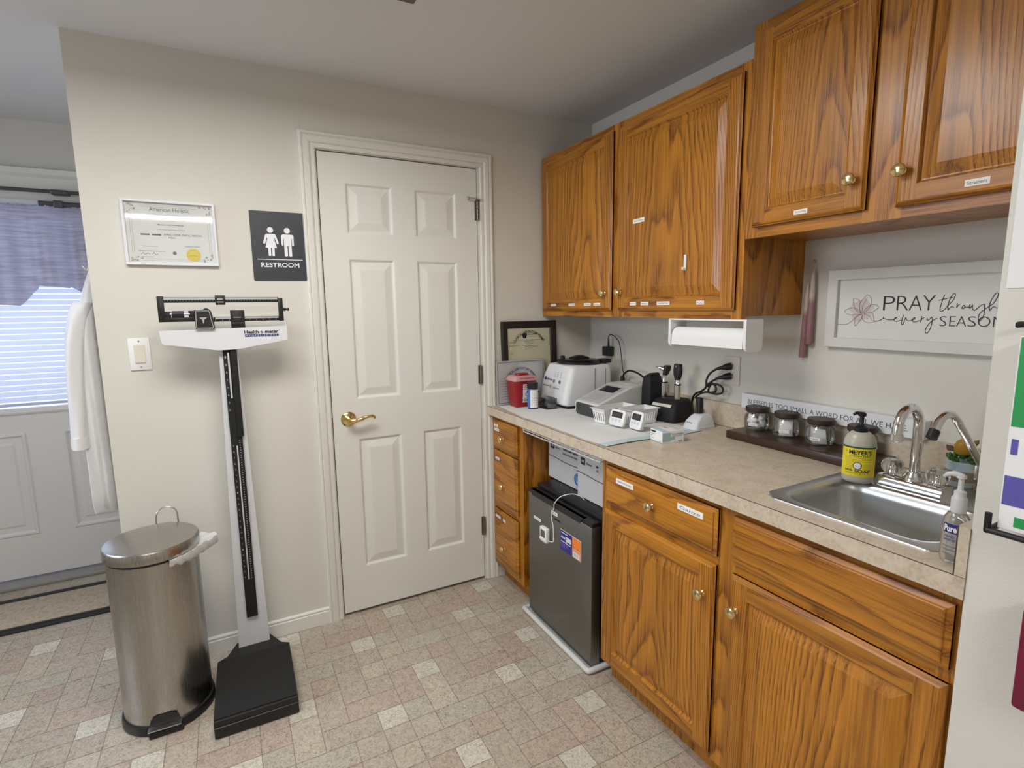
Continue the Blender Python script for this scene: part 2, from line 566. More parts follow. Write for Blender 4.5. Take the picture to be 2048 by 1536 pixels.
def casing(name, xi0, xi1, zt, y, prof, m=TRIM):
    b = B()
    rings = []
    for px, pz, sx, sz in ((xi0, 0, -1, 0), (xi0, zt, -1, 1), (xi1, zt, 1, 1), (xi1, 0, 1, 0)):
        rings.append([Vector((px + sx * w, y - d, pz + sz * w)) for w, d in prof])
    b.loft(rings, m)
    return struct(b.build(name, smooth=20))
PROF = [(0, 0), (0, 0.009), (0.004, 0.0115), (0.016, 0.0115), (0.018, 0.009), (0.021, 0.014), (0.026, 0.0165), (0.042, 0.018), (0.047, 0.0135), (0.051, 0.0185), (0.058, 0.0185), (0.0605, 0.016), (0.0605, 0)]
casing('trim_1', OX0 - 0.004, OX1 + 0.011, OZ + 0.003, 0, PROF)
casing('trim_2', EX0 - 0.004, EX1 - 0.03, EZ - 0.03, HY, [(0, 0), (0, 0.015), (0.03, 0.02), (0.06, 0.02), (0.075, 0.034), (0.1, 0.038), (0.1, 0)])

def baseboard(name, pts_boxes):
    b = B()
    for (x0, x1, y0, y1, ax) in pts_boxes:
        t = 0.013
        pr = [(0, 0), (t, 0), (t, 0.056), (t * 0.55, 0.0585), (t * 0.75, 0.063), (t * 0.75, 0.068), (t * 0.4, 0.0735), (0, 0.0735)]
        if ax == 'y-':
            b.loft([[Vector((x, y0 - d, z)) for d, z in pr] for x in (x0, x1)], TRIM)
        elif ax == 'x-':
            b.loft([[Vector((x0 - d, y, z)) for d, z in pr] for y in (y0, y1)], TRIM)
    return struct(b.build(name, smooth=25))
baseboard('baseboard_back', [(XL - 0.001, OX0 - 0.0645, 0, 0, 'y-'), (OX1 + 0.0715, -0.55, 0, 0, 'y-')])
baseboard('baseboard_partition', [(XP, XP, RY0, YP, 'x-')])
baseboard('baseboard_hall', [(RX0, EX0 - 0.105, HY, HY, 'y-')])

def panel_slab(b, x0, x1, z0, z1, y, panels, m, loops):
    """front skin of a moulded door; panels are rectangles that get nested loops"""
    xs = sorted({x0, x1} | {v for p in panels for v in p[:2]}); zs = sorted({z0, z1} | {v for p in panels for v in p[2:]})
    for xa, xb in zip(xs[:-1], xs[1:]):
        for za, zb in zip(zs[:-1], zs[1:]):
            hit = any(p[0] <= xa + 1e-6 and p[1] >= xb - 1e-6 and p[2] <= za + 1e-6 and p[3] >= zb - 1e-6 for p in panels)
            if not hit:
                b.rect(xa, xb, za, zb, fy(y), m)
    for p in panels:
        prev = None
        for ins, d in loops:
            r = [Vector((p[0] + ins, y + d, p[2] + ins)), Vector((p[1] - ins, y + d, p[2] + ins)), Vector((p[1] - ins, y + d, p[3] - ins)), Vector((p[0] + ins, y + d, p[3] - ins))]
            if prev:
                for k in range(4):
                    b.face([prev[k], prev[(k + 1) % 4], r[(k + 1) % 4], r[k]], m)
            prev = r
        b.face(prev, m)

# ---- assumed side window, unseen, added to bring bluish daylight in from the left
w1 = bpy.data.objects.new('window_assumed', None); COL.objects.link(w1); w1.location = (RX0, -0.35, 0.85); struct(w1)
b = B()
for q in ((-1.05, -1.0, 0.85, 2.05), (0.30, 0.35, 0.85, 2.05), (-1.0, 0.30, 0.85, 0.90), (-1.0, 0.30, 2.0, 2.05), (-1.0, 0.30, 1.43, 1.465)):
    b.box(RX0 - 0.07, RX0 - 0.02, *q, TRIM)
b.build('window_frame', w1, smooth=0)
b = B(); b.box(RX0 - 0.05, RX0 - 0.045, -1.0, 0.30, 0.90, 2.0, GLASS); b.build('window_pane', w1, smooth=0)

# ---- restroom door
LP = [(0, 0), (0.004, 0.001), (0.011, 0.008), (0.016, 0.0085), (0.046, 0.0015), (0.049, 0.001)]
d1 = thing('door_1', 'white six-panel door with brass lever', 'door', (DX0, 0, 0.014))
del d1['category']; d1['kind'] = 'structure'
b = B()
pn = [(cx0, cx1, z0, z1) for cx0, cx1 in ((-1.2735, -1.0735), (-0.9715, -0.7735)) for z0, z1 in ((0.221, 0.829), (1.008, 1.617), (1.72, 1.929))]
panel_slab(b, DX0, DX1, 0.014, DZ, 0.002, pn, DOORP, LP)
for q in ((DX0, DX1, 0.014, 0.014), ):
    pass
b.face([(DX0, 0.002, 0.014), (DX0, 0.04, 0.014), (DX0, 0.04, DZ), (DX0, 0.002, DZ)], DOORP)
b.face([(DX1, 0.002, 0.014), (DX1, 0.04, 0.014), (DX1, 0.04, DZ), (DX1, 0.002, DZ)], DOORP)
b.face([(DX0, 0.002, 0.014), (DX1, 0.002, 0.014), (DX1, 0.04, 0.014), (DX0, 0.04, 0.014)], DOORP)
b.face([(DX0, 0.002, DZ), (DX1, 0.002, DZ), (DX1, 0.04, DZ), (DX0, 0.04, DZ)], DOORP)
b.face([(DX0, 0.04, 0.014), (DX1, 0.04, 0.014), (DX1, 0.04, DZ), (DX0, 0.04, DZ)], DOORP)
b.build('leaf', d1, smooth=0)
b = B()
b.lathe([(0.0, 0.0), (0.033, 0.0), (0.033, 0.004), (0.029, 0.008), (0.021, 0.011), (0.0125, 0.014), (0.0115, 0.046), (0.0, 0.046)], (-1.313, 0.002, 0.923), (0, -1, 0), BRASS)
b.tube([(-1.314, -0.040, 0.922), (-1.300, -0.047, 0.922), (-1.275, -0.049, 0.925), (-1.245, -0.049, 0.934), (-1.222, -0.048, 0.936), (-1.210, -0.046, 0.930), (-1.208, -0.044, 0.924)], [0.0105, 0.0105, 0.0095, 0.008, 0.0072, 0.007, 0.005], BRASS, seg=12, smooth=5)
b.lathe([(0.0, 0.0), (0.004, 0.0), (0.004, 0.004), (0, 0.004)], (-1.313, -0.043, 0.923), (0, -1, 0), BRASS, seg=12)
b.build('lever_handle', d1)
for z0, z1 in ((1.812, 1.9), (1.03, 1.122), (0.243, 0.34)):
    b = B()
    x = DX1 + 0.0015
    for k in range(5):
        h = (z1 - z0) / 5
        b.lathe([(0.0065, k * h + 0.0006), (0.0065, (k + 1) * h - 0.0006)], (x, -0.007, z0), (0, 0, 1), DKMETAL, seg=12)
    b.box(x - 0.012, x + 0.004, -0.0015, 0.001, z0, z1, DKMETAL)
    b.build('hinge', d1)
b = B()
x = DX1 + 0.0015
b.lathe([(0.009, 0), (0.009, 0.006)], (x, -0.007, 1.901), (0, 0, 1), DKMETAL, seg=14)
b.tube([(x + 0.012, -0.02, 1.906), (x, -0.02, 1.905), (x - 0.02, -0.03, 1.906), (x - 0.045, -0.02, 1.909)], 0.0032, NICKEL, seg=8, smooth=4)
b.lathe([(0.006, 0), (0.008, 0.006), (0.007, 0.01), (0, 0.011)], (x - 0.046, -0.019, 1.909), (-0.5, 0.6, 0), mat('grey_rubber', (0.35, 0.34, 0.32), 0.6), seg=12)
b.lathe([(0.005, 0), (0.006, 0.006), (0.0, 0.008)], (x + 0.012, -0.02, 1.906), (0.6, 0.5, 0), mat('white_rubber', (0.7, 0.7, 0.68), 0.6), seg=12)
b.build('hinge_pin_stop', d1)

# ---- entrance door with its window
EDOOR = mat('entrance_door_paint', (0.72, 0.70, 0.68), 0.5)
d2 = thing('door_2', 'white entrance door with a blind-covered window', 'door', (EX0, HY, 0.03))
del d2['category']; d2['kind'] = 'structure'
WX0, WX1, WZ0, WZ1 = -2.935, -2.345, 0.925, 1.935
b = B()
y = HY - 0.005
pn = [(-2.99, -2.705, 0.255, 0.80), (-2.562, -2.285, 0.255, 0.80)]
xs = [EX0, pn[0][0], pn[0][1], pn[1][0], pn[1][1], EX1]
panel_slab(b, EX0, EX1, 0.03, WZ0, y, pn, EDOOR, [(0, 0), (0.006, -0.006), (0.014, -0.006), (0.024, 0.004), (0.05, 0.004), (0.06, -0.001)])
b.box(EX0, WX0, y, y + 0.044, WZ0, EZ, EDOOR); b.box(WX1, EX1, y, y + 0.044, WZ0, EZ, EDOOR); b.box(WX0, WX1, y, y + 0.044, WZ1, EZ, EDOOR)
b.box(EX0, EX1, y + 0.01, y + 0.044, 0.03, WZ0, EDOOR)
b.build('leaf', d2, smooth=0)
b = B()
fr = [(-0.03, 0), (-0.03, 0.008), (-0.02, 0.014), (-0.006, 0.011), (0, 0.004), (0, 0)]
rings = []
for px, pz, sx, sz in ((WX0, WZ0, 1, 1), (WX1, WZ0, -1, 1), (WX1, WZ1, -1, -1), (WX0, WZ1, 1, -1), (WX0, WZ0, 1, 1)):
    rings.append([Vector((px + sx * w, y - d, pz + sz * w)) for w, d in fr])
b.loft(rings, EDOOR, False, False)
b.build('window_frame', d2, smooth=20)
b = B(); b.box(WX0, WX1, y + 0.02, y + 0.026, WZ0, WZ1, GLASS)
b.build('window_pane', d2, smooth=0)
b = B(); b.box(EX0 - 0.004, EX1 + 0.004, HY - 0.09, HY + 0.12, 0.0, 0.022, mat('threshold_metal', (0.36, 0.35, 0.34), 0.45, metal=0.4), bevel=0.006)
b.build('threshold', d2)

# ---- blind in the door window
def translucent(name, col, t=0.5):
    m = bpy.data.materials.new(name); m.use_nodes = True
    nt = m.node_tree; nt.nodes.clear()
    out = N(nt, 'ShaderNodeOutputMaterial'); d = N(nt, 'ShaderNodeBsdfDiffuse'); tr = N(nt, 'ShaderNodeBsdfTranslucent')
    d.inputs[0].default_value = (*col, 1); tr.inputs[0].default_value = (*col, 1)
    mx = N(nt, 'ShaderNodeMixShader'); mx.inputs[0].default_value = t
    nt.links.new(d.outputs[0], mx.inputs[1]); nt.links.new(tr.outputs[0], mx.inputs[2]); nt.links.new(mx.outputs[0], out.inputs[0])
    return m
BLINDM = translucent('blind_slat_vinyl', (0.66, 0.68, 0.78), 0.5)
bl = thing('window_blind', 'pale horizontal slat blind glowing in the entrance door window', 'blind', (-2.64, HY, 0.945))
b = B()
z = 0.958
while z < 1.92:
    b.face([(WX0 + 0.012, y + 0.004, z), (WX1 - 0.012, y + 0.004, z), (WX1 - 0.012, y + 0.013, z + 0.0235), (WX0 + 0.012, y + 0.013, z + 0.0235)], BLINDM)
    z += 0.0287
b.build('slats', bl, smooth=0)
b = B(); b.box(WX0 + 0.01, WX1 - 0.01, y + 0.001, y + 0.014, 0.936, 0.95, BLINDM, bevel=0.003); b.build('bottom_rail', bl)
b = B(); b.box(WX0 + 0.008, WX1 - 0.008, y + 0.0005, y + 0.018, 1.915, 1.934, BLINDM, bevel=0.002); b.build('head_rail', bl)

# ---- valance on a rod
CLOTH, cnt, cb = new_mat('lilac_grey_linen')
_tc = N(cnt, 'ShaderNodeTexCoord'); _mp = N(cnt, 'ShaderNodeMapping'); _mp.inputs['Scale'].default_value = (6, 6, 95)
_n = N(cnt, 'ShaderNodeTexNoise'); _n.inputs['Scale'].default_value = 1.0; _n.inputs['Detail'].default_value = 3
cnt.links.new(_tc.outputs['Object'], _mp.inputs[0]); cnt.links.new(_mp.outputs[0], _n.inputs['Vector'])
_c = ramp(cnt, _n.outputs['Fac'], [(0.35, (0.40, 0.375, 0.42)), (0.6, (0.56, 0.53, 0.60))])
cnt.nodes.remove(cb)
_d = N(cnt, 'ShaderNodeBsdfDiffuse'); _t = N(cnt, 'ShaderNodeBsdfTranslucent'); _mx = N(cnt, 'ShaderNodeMixShader'); _mx.inputs[0].default_value = 0.55
cnt.links.new(_c, _d.inputs[0]); cnt.links.new(_c, _t.inputs[0]); cnt.links.new(_d.outputs[0], _mx.inputs[1]); cnt.links.new(_t.outputs[0], _mx.inputs[2])
cnt.links.new(_mx.outputs[0], cnt.nodes['Material Output'].inputs[0])
def val_bottom(x):
    u = x + 2.64
    p = u % 0.34
    step = 0.0
    base = 1.445 + 0.01 * math.sin(u * 9)
    if u < -0.34 or u > 0:
        if p < 0.075:
            base = 1.445 + p / 0.075 * 0.085
        elif p < 0.20:
            base = 1.54 - (p - 0.075) * 0.1
        else:
            base = 1.535 - (p - 0.2) / 0.14 * 0.09
    else:
        base = 1.455 + (1 - (u + 0.34) / 0.34) * 0.02 - 0.015 * (u + 0.34) / 0.34
    return base
b = B()
rings = []
nx = 150
for r in range(24):
    t = r / 23
    row = []
    for k in range(nx + 1):
        x = -3.03 + 0.76 * k / nx
        zt = 1.925 + 0.006 * math.sin(k * 0.9) + 0.005 * math.sin(k * 2.1)
        zz = zt + (val_bottom(x) - zt) * t
        amp = 0.004 + 0.020 * min(1, t * 2.2)
        yy = HY - 0.058 + amp * math.sin(x * 33 + 1.1 * math.sin(x * 13)) + 0.35 * amp * math.sin(x * 88) + (0.006 if 0.16 < t < 0.24 else 0)
        row.append(Vector((x, yy, zz)))
    rings.append(row)
b.loft(rings, CLOTH, closed=False)
tag(b.build('valance_curtain', smooth=60), 'short grey-lilac gathered valance curtain over the entrance door window', 'curtain', loc=(-2.64, HY - 0.05, 1.5))
ROD = mat('grey_rod_metal', (0.10, 0.10, 0.11), 0.4, metal=0.6)
cr = thing('curtain_rod', 'dark double curtain rod with bracket above the lilac valance', 'curtain rod', (-2.45, HY - 0.05, 1.95))
b = B(); b.tube([(-3.06, HY - 0.05, 1.998), (-2.27, HY - 0.05, 1.998)], 0.009, ROD, seg=12); b.build('upper_rod', cr)
b = B(); b.tube([(-2.52, HY - 0.052, 1.938), (-2.2, HY - 0.052, 1.938)], 0.013, ROD, seg=12); b.build('lower_rod', cr)
b = B(); b.box(-2.47, -2.40, HY - 0.062, HY - 0.006, 1.985, 2.008, ROD, bevel=0.006); b.box(-2.462, -2.425, HY - 0.068, HY - 0.006, 1.92, 1.955, ROD, bevel=0.003)
b.build('bracket', cr)

# ---- door mat
dm = thing('door_mat', 'tan carpet door mat with black rubber border by the entrance', 'door mat', (-2.76, 0.772, 0))
MATPILE = mottled('tan_mat_pile', [(0.28, 0.22, 0.16), (0.47, 0.39, 0.30), (0.55, 0.47, 0.37)], 60.0, 0.95)
RUB = mat('black_rubber', (0.018, 0.018, 0.02), 0.55)
b = B()
x0, x1, y0, y1 = -3.32, -2.24, 0.588, 0.957
b.box(x0, x1, y0, y0 + 0.05, 0, 0.009, RUB, bevel=0.003); b.box(x0, x1, y1 - 0.05, y1, 0, 0.009, RUB, bevel=0.003)
b.box(x0, x0 + 0.05, y0 + 0.05, y1 - 0.05, 0, 0.009, RUB, bevel=0.003); b.box(x1 - 0.05, x1, y0 + 0.05, y1 - 0.05, 0, 0.009, RUB, bevel=0.003)
b.box(x0 + 0.04, x1 - 0.04, y0 + 0.028, y0 + 0.032, 0.008, 0.0105, RUB)
b.build('rubber_border', dm)
b = B(); b.box(x0 + 0.05, x1 - 0.05, y0 + 0.05, y1 - 0.05, 0, 0.013, MATPILE, bevel=0.003); b.build('carpet_pile', dm)

# ---- ceiling lights (the near one's corner just shows at the top of the picture)
DIFF = mat('lit_diffuser', (0.9, 0.9, 0.88), 0.5, emit=(1.0, 0.985, 0.95), estr=LAMP_MAIN)
TUBE = mat('lit_tube', (0.9, 0.9, 0.88), 0.5, emit=(1.0, 1.0, 0.99), estr=LAMP_REAR)
FIXF = mat('fixture_brown_frame', (0.16, 0.115, 0.12), 0.5)
def fixture(label, x0, x1, y0, y1, tubes):
    t = thing('ceiling_light', label, 'ceiling light', ((x0 + x1) / 2, (y0 + y1) / 2, H - 0.085), group='fluorescent ceiling fixtures')
    b = B(); z0 = H - 0.085
    w = 0.035
    b.box(x0, x1, y0, y0 + w, z0, H, FIXF, bevel=0.004); b.box(x0, x1, y1 - w, y1, z0, H, FIXF, bevel=0.004)
    b.box(x0, x0 + w, y0 + w, y1 - w, z0, H, FIXF, bevel=0.004); b.box(x1 - w, x1, y0 + w, y1 - w, z0, H, FIXF, bevel=0.004)
    b.build('frame', t)
    if not tubes:
        b = B(); b.rect(x0 + w, x1 - w, y0 + w, y1 - w, fz(z0 + 0.02), DIFF); b.build('diffuser', t, smooth=0)
    else:
        b = B(); b.rect(x0 + w, x1 - w, y0 + w, y1 - w, fz(H - 0.012), mat('grey_reflector', (0.16, 0.16, 0.16), 0.6)); b.build('reflector', t, smooth=0)
        for f in (0.2, 0.8):
            b = B(); yy = y0 + (y1 - y0) * f
            b.tube([(x0 + w, yy, z0 + 0.03), (x1 - w, yy, z0 + 0.03)], 0.013, TUBE, seg=12); b.build('tube', t)
fixture('brown framed ceiling light over the counter aisle, its corner at the photo top', -2.44, -1.219, -1.415, -0.805, False)
fixture('brown framed twin-tube ceiling light further back in the room', -2.75, -1.45, -3.79, -3.44, True)

# ================================================================== CABINETS
def nest(b, y0, y1, z0, z1, xf, loops, mv, mh):
    """mitred nested rectangles on a front that faces -x; returns the innermost inset and depth"""
    prev = None
    for ins, d in loops:
        r = [Vector((xf - d, y1 - ins, z0 + ins)), Vector((xf - d, y0 + ins, z0 + ins)), Vector((xf - d, y0 + ins, z1 - ins)), Vector((xf - d, y1 - ins, z1 - ins))]
        if prev:
            for k in range(4):
                b.face([prev[k], prev[(k + 1) % 4], r[(k + 1) % 4], r[k]], mh if k % 2 == 0 else mv)
        prev = r
    return prev

def raised_door(b, y0, y1, z0, z1, xf, fw=0.05):
    e = 0.011
    b.box(xf - 0.009, xf, y0, y1, z0, z1, OAK_V)
    nest(b, y0, y1, z0, z1, xf, [(0, 0.004), (0, 0.011), (0.003, 0.0125), (0.0065, 0.0172), (e, 0.019)], OAK_V, OAK_H)
    x = xf - 0.019
    for a0, a1 in ((y0 + e, y0 + fw), (y1 - fw, y1 - e)):
        b.rect(a0, a1, z0 + e, z1 - e, fx(x), OAK_V)
    for c0, c1 in ((z0 + e, z0 + fw), (z1 - fw, z1 - e)):
        b.rect(y0 + fw, y1 - fw, c0, c1, fx(x), OAK_H)
    p = nest(b, y0, y1, z0, z1, xf, [(fw, 0.019), (fw + 0.003, 0.0155), (fw + 0.006, 0.011), (fw + 0.009, 0.0105), (fw + 0.037, 0.0180), (fw + 0.039, 0.0180)], OAK_V, OAK_V)
    b.face(p, OAK_V)

def slab_front(b, y0, y1, z0, z1, xf, mv=OAK_H):
    b.box(xf - 0.009, xf, y0, y1, z0, z1, mv)
    p = nest(b, y0, y1, z0, z1, xf, [(0, 0.004), (0, 0.0115), (0.004, 0.0125), (0.010, 0.0145), (0.0115, 0.0180), (0.014, 0.019)], mv, mv)
    b.face(p, mv)

def knob(parent, y, z, xf, local_up=None):
    b = B()
    b.lathe([(0.0, 0.0), (0.008, 0.0), (0.0085, 0.002), (0.0058, 0.005), (0.0052, 0.011), (0.008, 0.015), (0.0145, 0.0185), (0.0158, 0.0215), (0.0142, 0.025), (0.008, 0.0278), (0.0, 0.0285)], (xf, y, z), (-1, 0, 0), BRASS, seg=24)
    return b.build('knob', parent)

STK = mat('label_white', (0.84, 0.83, 0.80), 0.55)
def sticker(parent, y, z, w, h, xf, txt='', tilt=0.0, name='label_sticker'):
    """a label-maker strip stuck on a front; y, z is its centre"""
    b = B()
    b.box(xf - 0.0007, xf, y - w / 2, y + w / 2, z - h / 2, z + h / 2, STK)
    if txt:
        b.text(txt, y + w * 0.40, y - w * 0.40, z - h * 0.26, z + h * 0.26, fx(xf - 0.0011), GREYINK)
    if tilt:
        b.xf(Matrix.Translation((0, y, z)) @ Matrix.Rotation(tilt, 4, 'X') @ Matrix.Translation((0, -y, -z)))
    return b.build(name, parent, smooth=0)

def carcass(t, y0, y1, z0, z1, xf, depth_back=0.0, stiles=(), rails=(), closed=True):
    b = B()
    b.box(xf + 0.019, depth_back, y0 + 0.002, y1 - 0.002, z0 + 0.008, z1 - 0.004, OAK_V)
    for a0, a1 in stiles:
        b.box(xf, xf + 0.019, a0, a1, z0, z1, OAK_V)
    for (a0, a1, c0, c1) in rails:
        b.box(xf, xf + 0.019, a0, a1, c0, c1, OAK_H)
    return b.build('cabinet_box', t, smooth=0)

UX = -0.307
# ---- lower of the two wall cabinets, in the corner
c1 = thing('wall_cabinet', 'oak two-door wall cabinet in the corner, paper towels hanging under it', 'cabinet', (UX / 2, -0.607, 1.3565))
Y0, Y1, Z0, Z1 = -1.2126, -0.003, 1.3565, 2.128
carcass(c1, Y0, Y1, Z0, Z1, UX, 0.0, [(Y0, Y0 + 0.04), (Y1 - 0.04, Y1), (-0.645, -0.560)], [(-0.560, Y1 - 0.04, Z0, Z0 + 0.045), (Y0 + 0.04, -0.645, Z0, Z0 + 0.045), (-0.560, Y1 - 0.04, Z1 - 0.045, Z1), (Y0 + 0.04, -0.645, Z1 - 0.045, Z1)])
b = B(); raised_door(b, -0.573, -0.024, 1.385, 2.103, UX); da = b.build('door', c1, smooth=0)
knob(da, -0.537, 1.458, UX - 0.019)
for yy, w, tx in ((-0.135, 0.045, 'Bandages'), (-0.292, 0.048, 'Urine Supplies'), (-0.415, 0.05, 'EKG Supplies'), (-0.484, 0.045, 'Sterilization')):
    sticker(da, yy, 1.411, w, 0.012, UX - 0.019, tx)
b = B(); raised_door(b, -1.192, -0.617, 1.385, 2.100, UX); db = b.build('door', c1, smooth=0)
knob(db, -0.640, 1.458, UX - 0.019)
for yy, w, tx in ((-0.719, 0.036, 'Eye'), (-0.785, 0.042, 'Pediatric'), (-0.885, 0.066, 'Gauze/Pads/Wipes'), (-1.06, 0.034, 'POC')):
    sticker(db, yy, 1.4105, w, 0.013, UX - 0.019, tx)
sticker(db, -0.741, 1.727, 0.064, 0.016, UX - 0.018, 'Vision Screening', tilt=-0.03)
b = B()
b.box(UX - 0.024, UX - 0.018, -0.994, -0.982, 1.522, 1.577, WHITE, bevel=0.004)
b.box(UX - 0.034, UX - 0.022, -0.992, -0.984, 1.524, 1.530, WHITE, bevel=0.002)
b.box(UX - 0.034, UX - 0.031, -0.992, -0.984, 1.524, 1.534, WHITE, bevel=0.001)
b.build('adhesive_hook', db)

# ---- the raised wall cabinet over the sink
c2 = thing('wall_cabinet', 'oak two-door wall cabinet mounted higher, over the sink', 'cabinet', (UX / 2, -1.593, 1.604))
Y0, Y1, Z0, Z1 = -1.9715, -1.2136, 1.604, 2.216
carcass(c2, Y0, Y1, Z0, Z1, UX, 0.0, [(Y0, Y0 + 0.045), (Y1 - 0.042, Y1), (-1.65, -1.56)], [(-1.56, Y1 - 0.042, Z0, Z0 + 0.045), (Y0 + 0.045, -1.65, Z0, Z0 + 0.045), (-1.56, Y1 - 0.042, Z1 - 0.045, Z1), (Y0 + 0.045, -1.65, Z1 - 0.045, Z1)])
b = B(); raised_door(b, -1.571, -1.243, 1.635, 2.192, UX, fw=0.046); dc = b.build('door', c2, smooth=0)
knob(dc, -1.541, 1.712, UX - 0.019)
sticker(dc, -1.405, 1.656, 0.040, 0.0125, UX - 0.019, 'Suturing')
b = B(); raised_door(b, -1.945, -1.640, 1.629, 2.192, UX, fw=0.046); dd = b.build('door', c2, smooth=0)
knob(dd, -1.656, 1.709, UX - 0.019)
sticker(dd, -1.802, 1.655, 0.044, 0.0145, UX - 0.019, 'Strainers')

FX = -0.610
ZB = 0.8755
def base_box(t, y0, y1, stiles, rails, open_top=None):
    b = B()
    if open_top is None:
        b.box(FX + 0.019, -0.002, y0, y1, 0.09, ZB, OAK_V)
    else:      # leave room for the sink bowl
        s0, s1 = open_top
        b.box(FX + 0.019, -0.002, s1, y1, 0.09, ZB, OAK_V); b.box(FX + 0.019, -0.002, y0, s0, 0.09, ZB, OAK_V)
        b.box(FX + 0.019, -0.002, s0, s1, 0.09, 0.70, OAK_V)
    b.box(-0.555, -0.002, y0, y1, 0.0, 0.09, OAK_V)
    for a0, a1 in stiles:
        b.box(FX, FX + 0.019, a0, a1, 0.09, ZB, OAK_V)
    for a0, a1, c0, c1_ in rails:
        b.box(FX, FX + 0.019, a0, a1, c0, c1_, OAK_H)
    return b.build('cabinet_box', t, smooth=0)

# ---- drawer cabinet left of the fridge
c3 = thing('drawer_cabinet', 'narrow oak three-drawer base cabinet beside the door trim, left of the fridge', 'cabinet', (-0.305, -0.16, 0))
Y0, Y1 = -0.322, -0.014
base_box(c3, Y0, Y1, [(Y0, Y0 + 0.042), (Y1 - 0.03, Y1)], [(Y0 + 0.04, Y1 - 0.03, c0, c1_) for c0, c1_ in ((0.09, 0.125), (0.395, 0.44), (0.695, 0.74), (0.845, ZB))])
for (z0, z1, kz, stk) in ((0.722, 0.856, 0.776, [(-0.085, 0.830, 0.04, 0.0135, 'Lancets'), (-0.092, 0.811, 0.05, 0.0135, 'Glucose Strips')]), (0.429, 0.704, 0.541, [(-0.095, 0.667, 0.042, 0.013, 'Alcohol Pads')]), (0.119, 0.401, 0.221, [(-0.092, 0.365, 0.052, 0.0135, 'Phlebotomy'), (-0.158, 0.364, 0.026, 0.0135, 'IV')])):
    b = B(); slab_front(b, -0.288, -0.042, z0, z1, FX); dr = b.build('drawer', c3, smooth=0)
    knob(dr, -0.163, kz, FX - 0.019)
    for (yy, zz, w, h, tx) in stk:
        sticker(dr, yy, zz, w, h, FX - 0.019, tx)

# ---- sink base cabinet
c4 = thing('base_cabinet', 'wide oak base cabinet with two doors and a drawer, under the sink', 'cabinet', (-0.305, -1.44, 0))
Y0, Y1 = -1.9715, -0.905
base_box(c4, Y0, Y1, [(Y0, Y0 + 0.04), (Y1 - 0.045, Y1), (-1.487, -1.413)], [(a0, a1, c0, c1_) for a0, a1 in ((-1.413, Y1 - 0.045), (Y0 + 0.04, -1.487)) for c0, c1_ in ((0.09, 0.125), (0.685, 0.735), (0.84, ZB))], open_top=(-1.94, -1.49))
b = B(); slab_front(b, -1.4215, -0.938, 0.717, 0.854, FX); dr = b.build('drawer', c4, smooth=0)
knob(dr, -1.176, 0.783, FX - 0.019)
sticker(dr, -1.044, 0.8155, 0.086, 0.018, FX - 0.019, 'Needles & Syringes')
b = B()
sticker(dr, -1.329, 0.8195, 0.096, 0.019, FX - 0.019, '   Gauze   ')
b = B(); slab_front(b, -1.9555, -1.471, 0.722, 0.853, FX); b.build('drawer_front', c4, smooth=0)
b = B(); raised_door(b, -1.4215, -0.934, 0.112, 0.693, FX, fw=0.052); dl = b.build('door', c4, smooth=0)
knob(dl, -1.385, 0.597, FX - 0.019)
b = B(); raised_door(b, -1.9585, -1.474, 0.100, 0.694, FX, fw=0.052); dl = b.build('door', c4, smooth=0)
knob(dl, -1.497, 0.601, FX - 0.019)

# ================================================================== WORKTOP, SINK, TAPS
SEAM = mat('laminate_seam', (0.06, 0.04, 0.025), 0.6)
ct = thing('countertop', 'beige mottled laminate countertop along the right wall', 'countertop', (-0.32, -0.99, 0.8767))
CF, CT, CBK = -0.640, 0.0407, -0.0005
SX0, SX1, SY0, SY1 = -0.562, -0.10, -1.905, -1.525
YE = YP + 0.0005
b = B()
for q in ((CF + 0.0015, CBK, SY1, -0.015), (CF + 0.0015, CBK, YE, SY0), (CF + 0.0015, SX0, SY0, SY1), (SX1, CBK, SY0, SY1)):
    b.box(q[0], q[1], q[2], q[3], ZC - CT, ZC, LAMINATE)
b.build('worktop', ct, smooth=0)
b = B(); b.box(CF, CF + 0.0016, YE, -0.015, ZC - CT, ZC, LAMINATE); b.box(CF - 0.0002, CF + 0.0018, YE, -0.015, ZC - 0.0007, ZC + 0.0003, SEAM)
b.build('front_edge', ct, smooth=0)
b = B(); b.box(-0.018, CBK, YE, -0.001, ZC, 1.012, LAMINATE); b.box(-0.019, CBK, YE, -0.001, ZC, ZC + 0.0012, SEAM); b.build('backsplash', ct, smooth=0)
b = B(); b.box(-0.59, -0.018, -0.018, -0.001, ZC, 1.012, LAMINATE); b.build('end_splash', ct, smooth=0)
b = B(); b.box(CF, -0.018, YE, YE + 0.018, ZC, 1.010, LAMINATE); b.box(CF - 0.0004, CF + 0.001, YE + 0.0165, YE + 0.0185, ZC, 1.010, SEAM); b.box(CF, -0.018, YE + 0.0175, YE + 0.0185, ZC, ZC + 0.001, SEAM)
b.build('end_splash', ct, smooth=0)

def rrect(cx, cy, hx, hy, r, n):
    pts = []
    for qx, qy, a0 in ((1, 1, 0), (-1, 1, PI / 2), (-1, -1, PI), (1, -1, 3 * PI / 2)):
        for k in range(n):
            a = a0 + PI / 2 * k / (n - 1)
            pts.append((cx + qx * (hx - r) + r * math.cos(a), cy + qy * (hy - r) + r * math.sin(a)))
    return pts

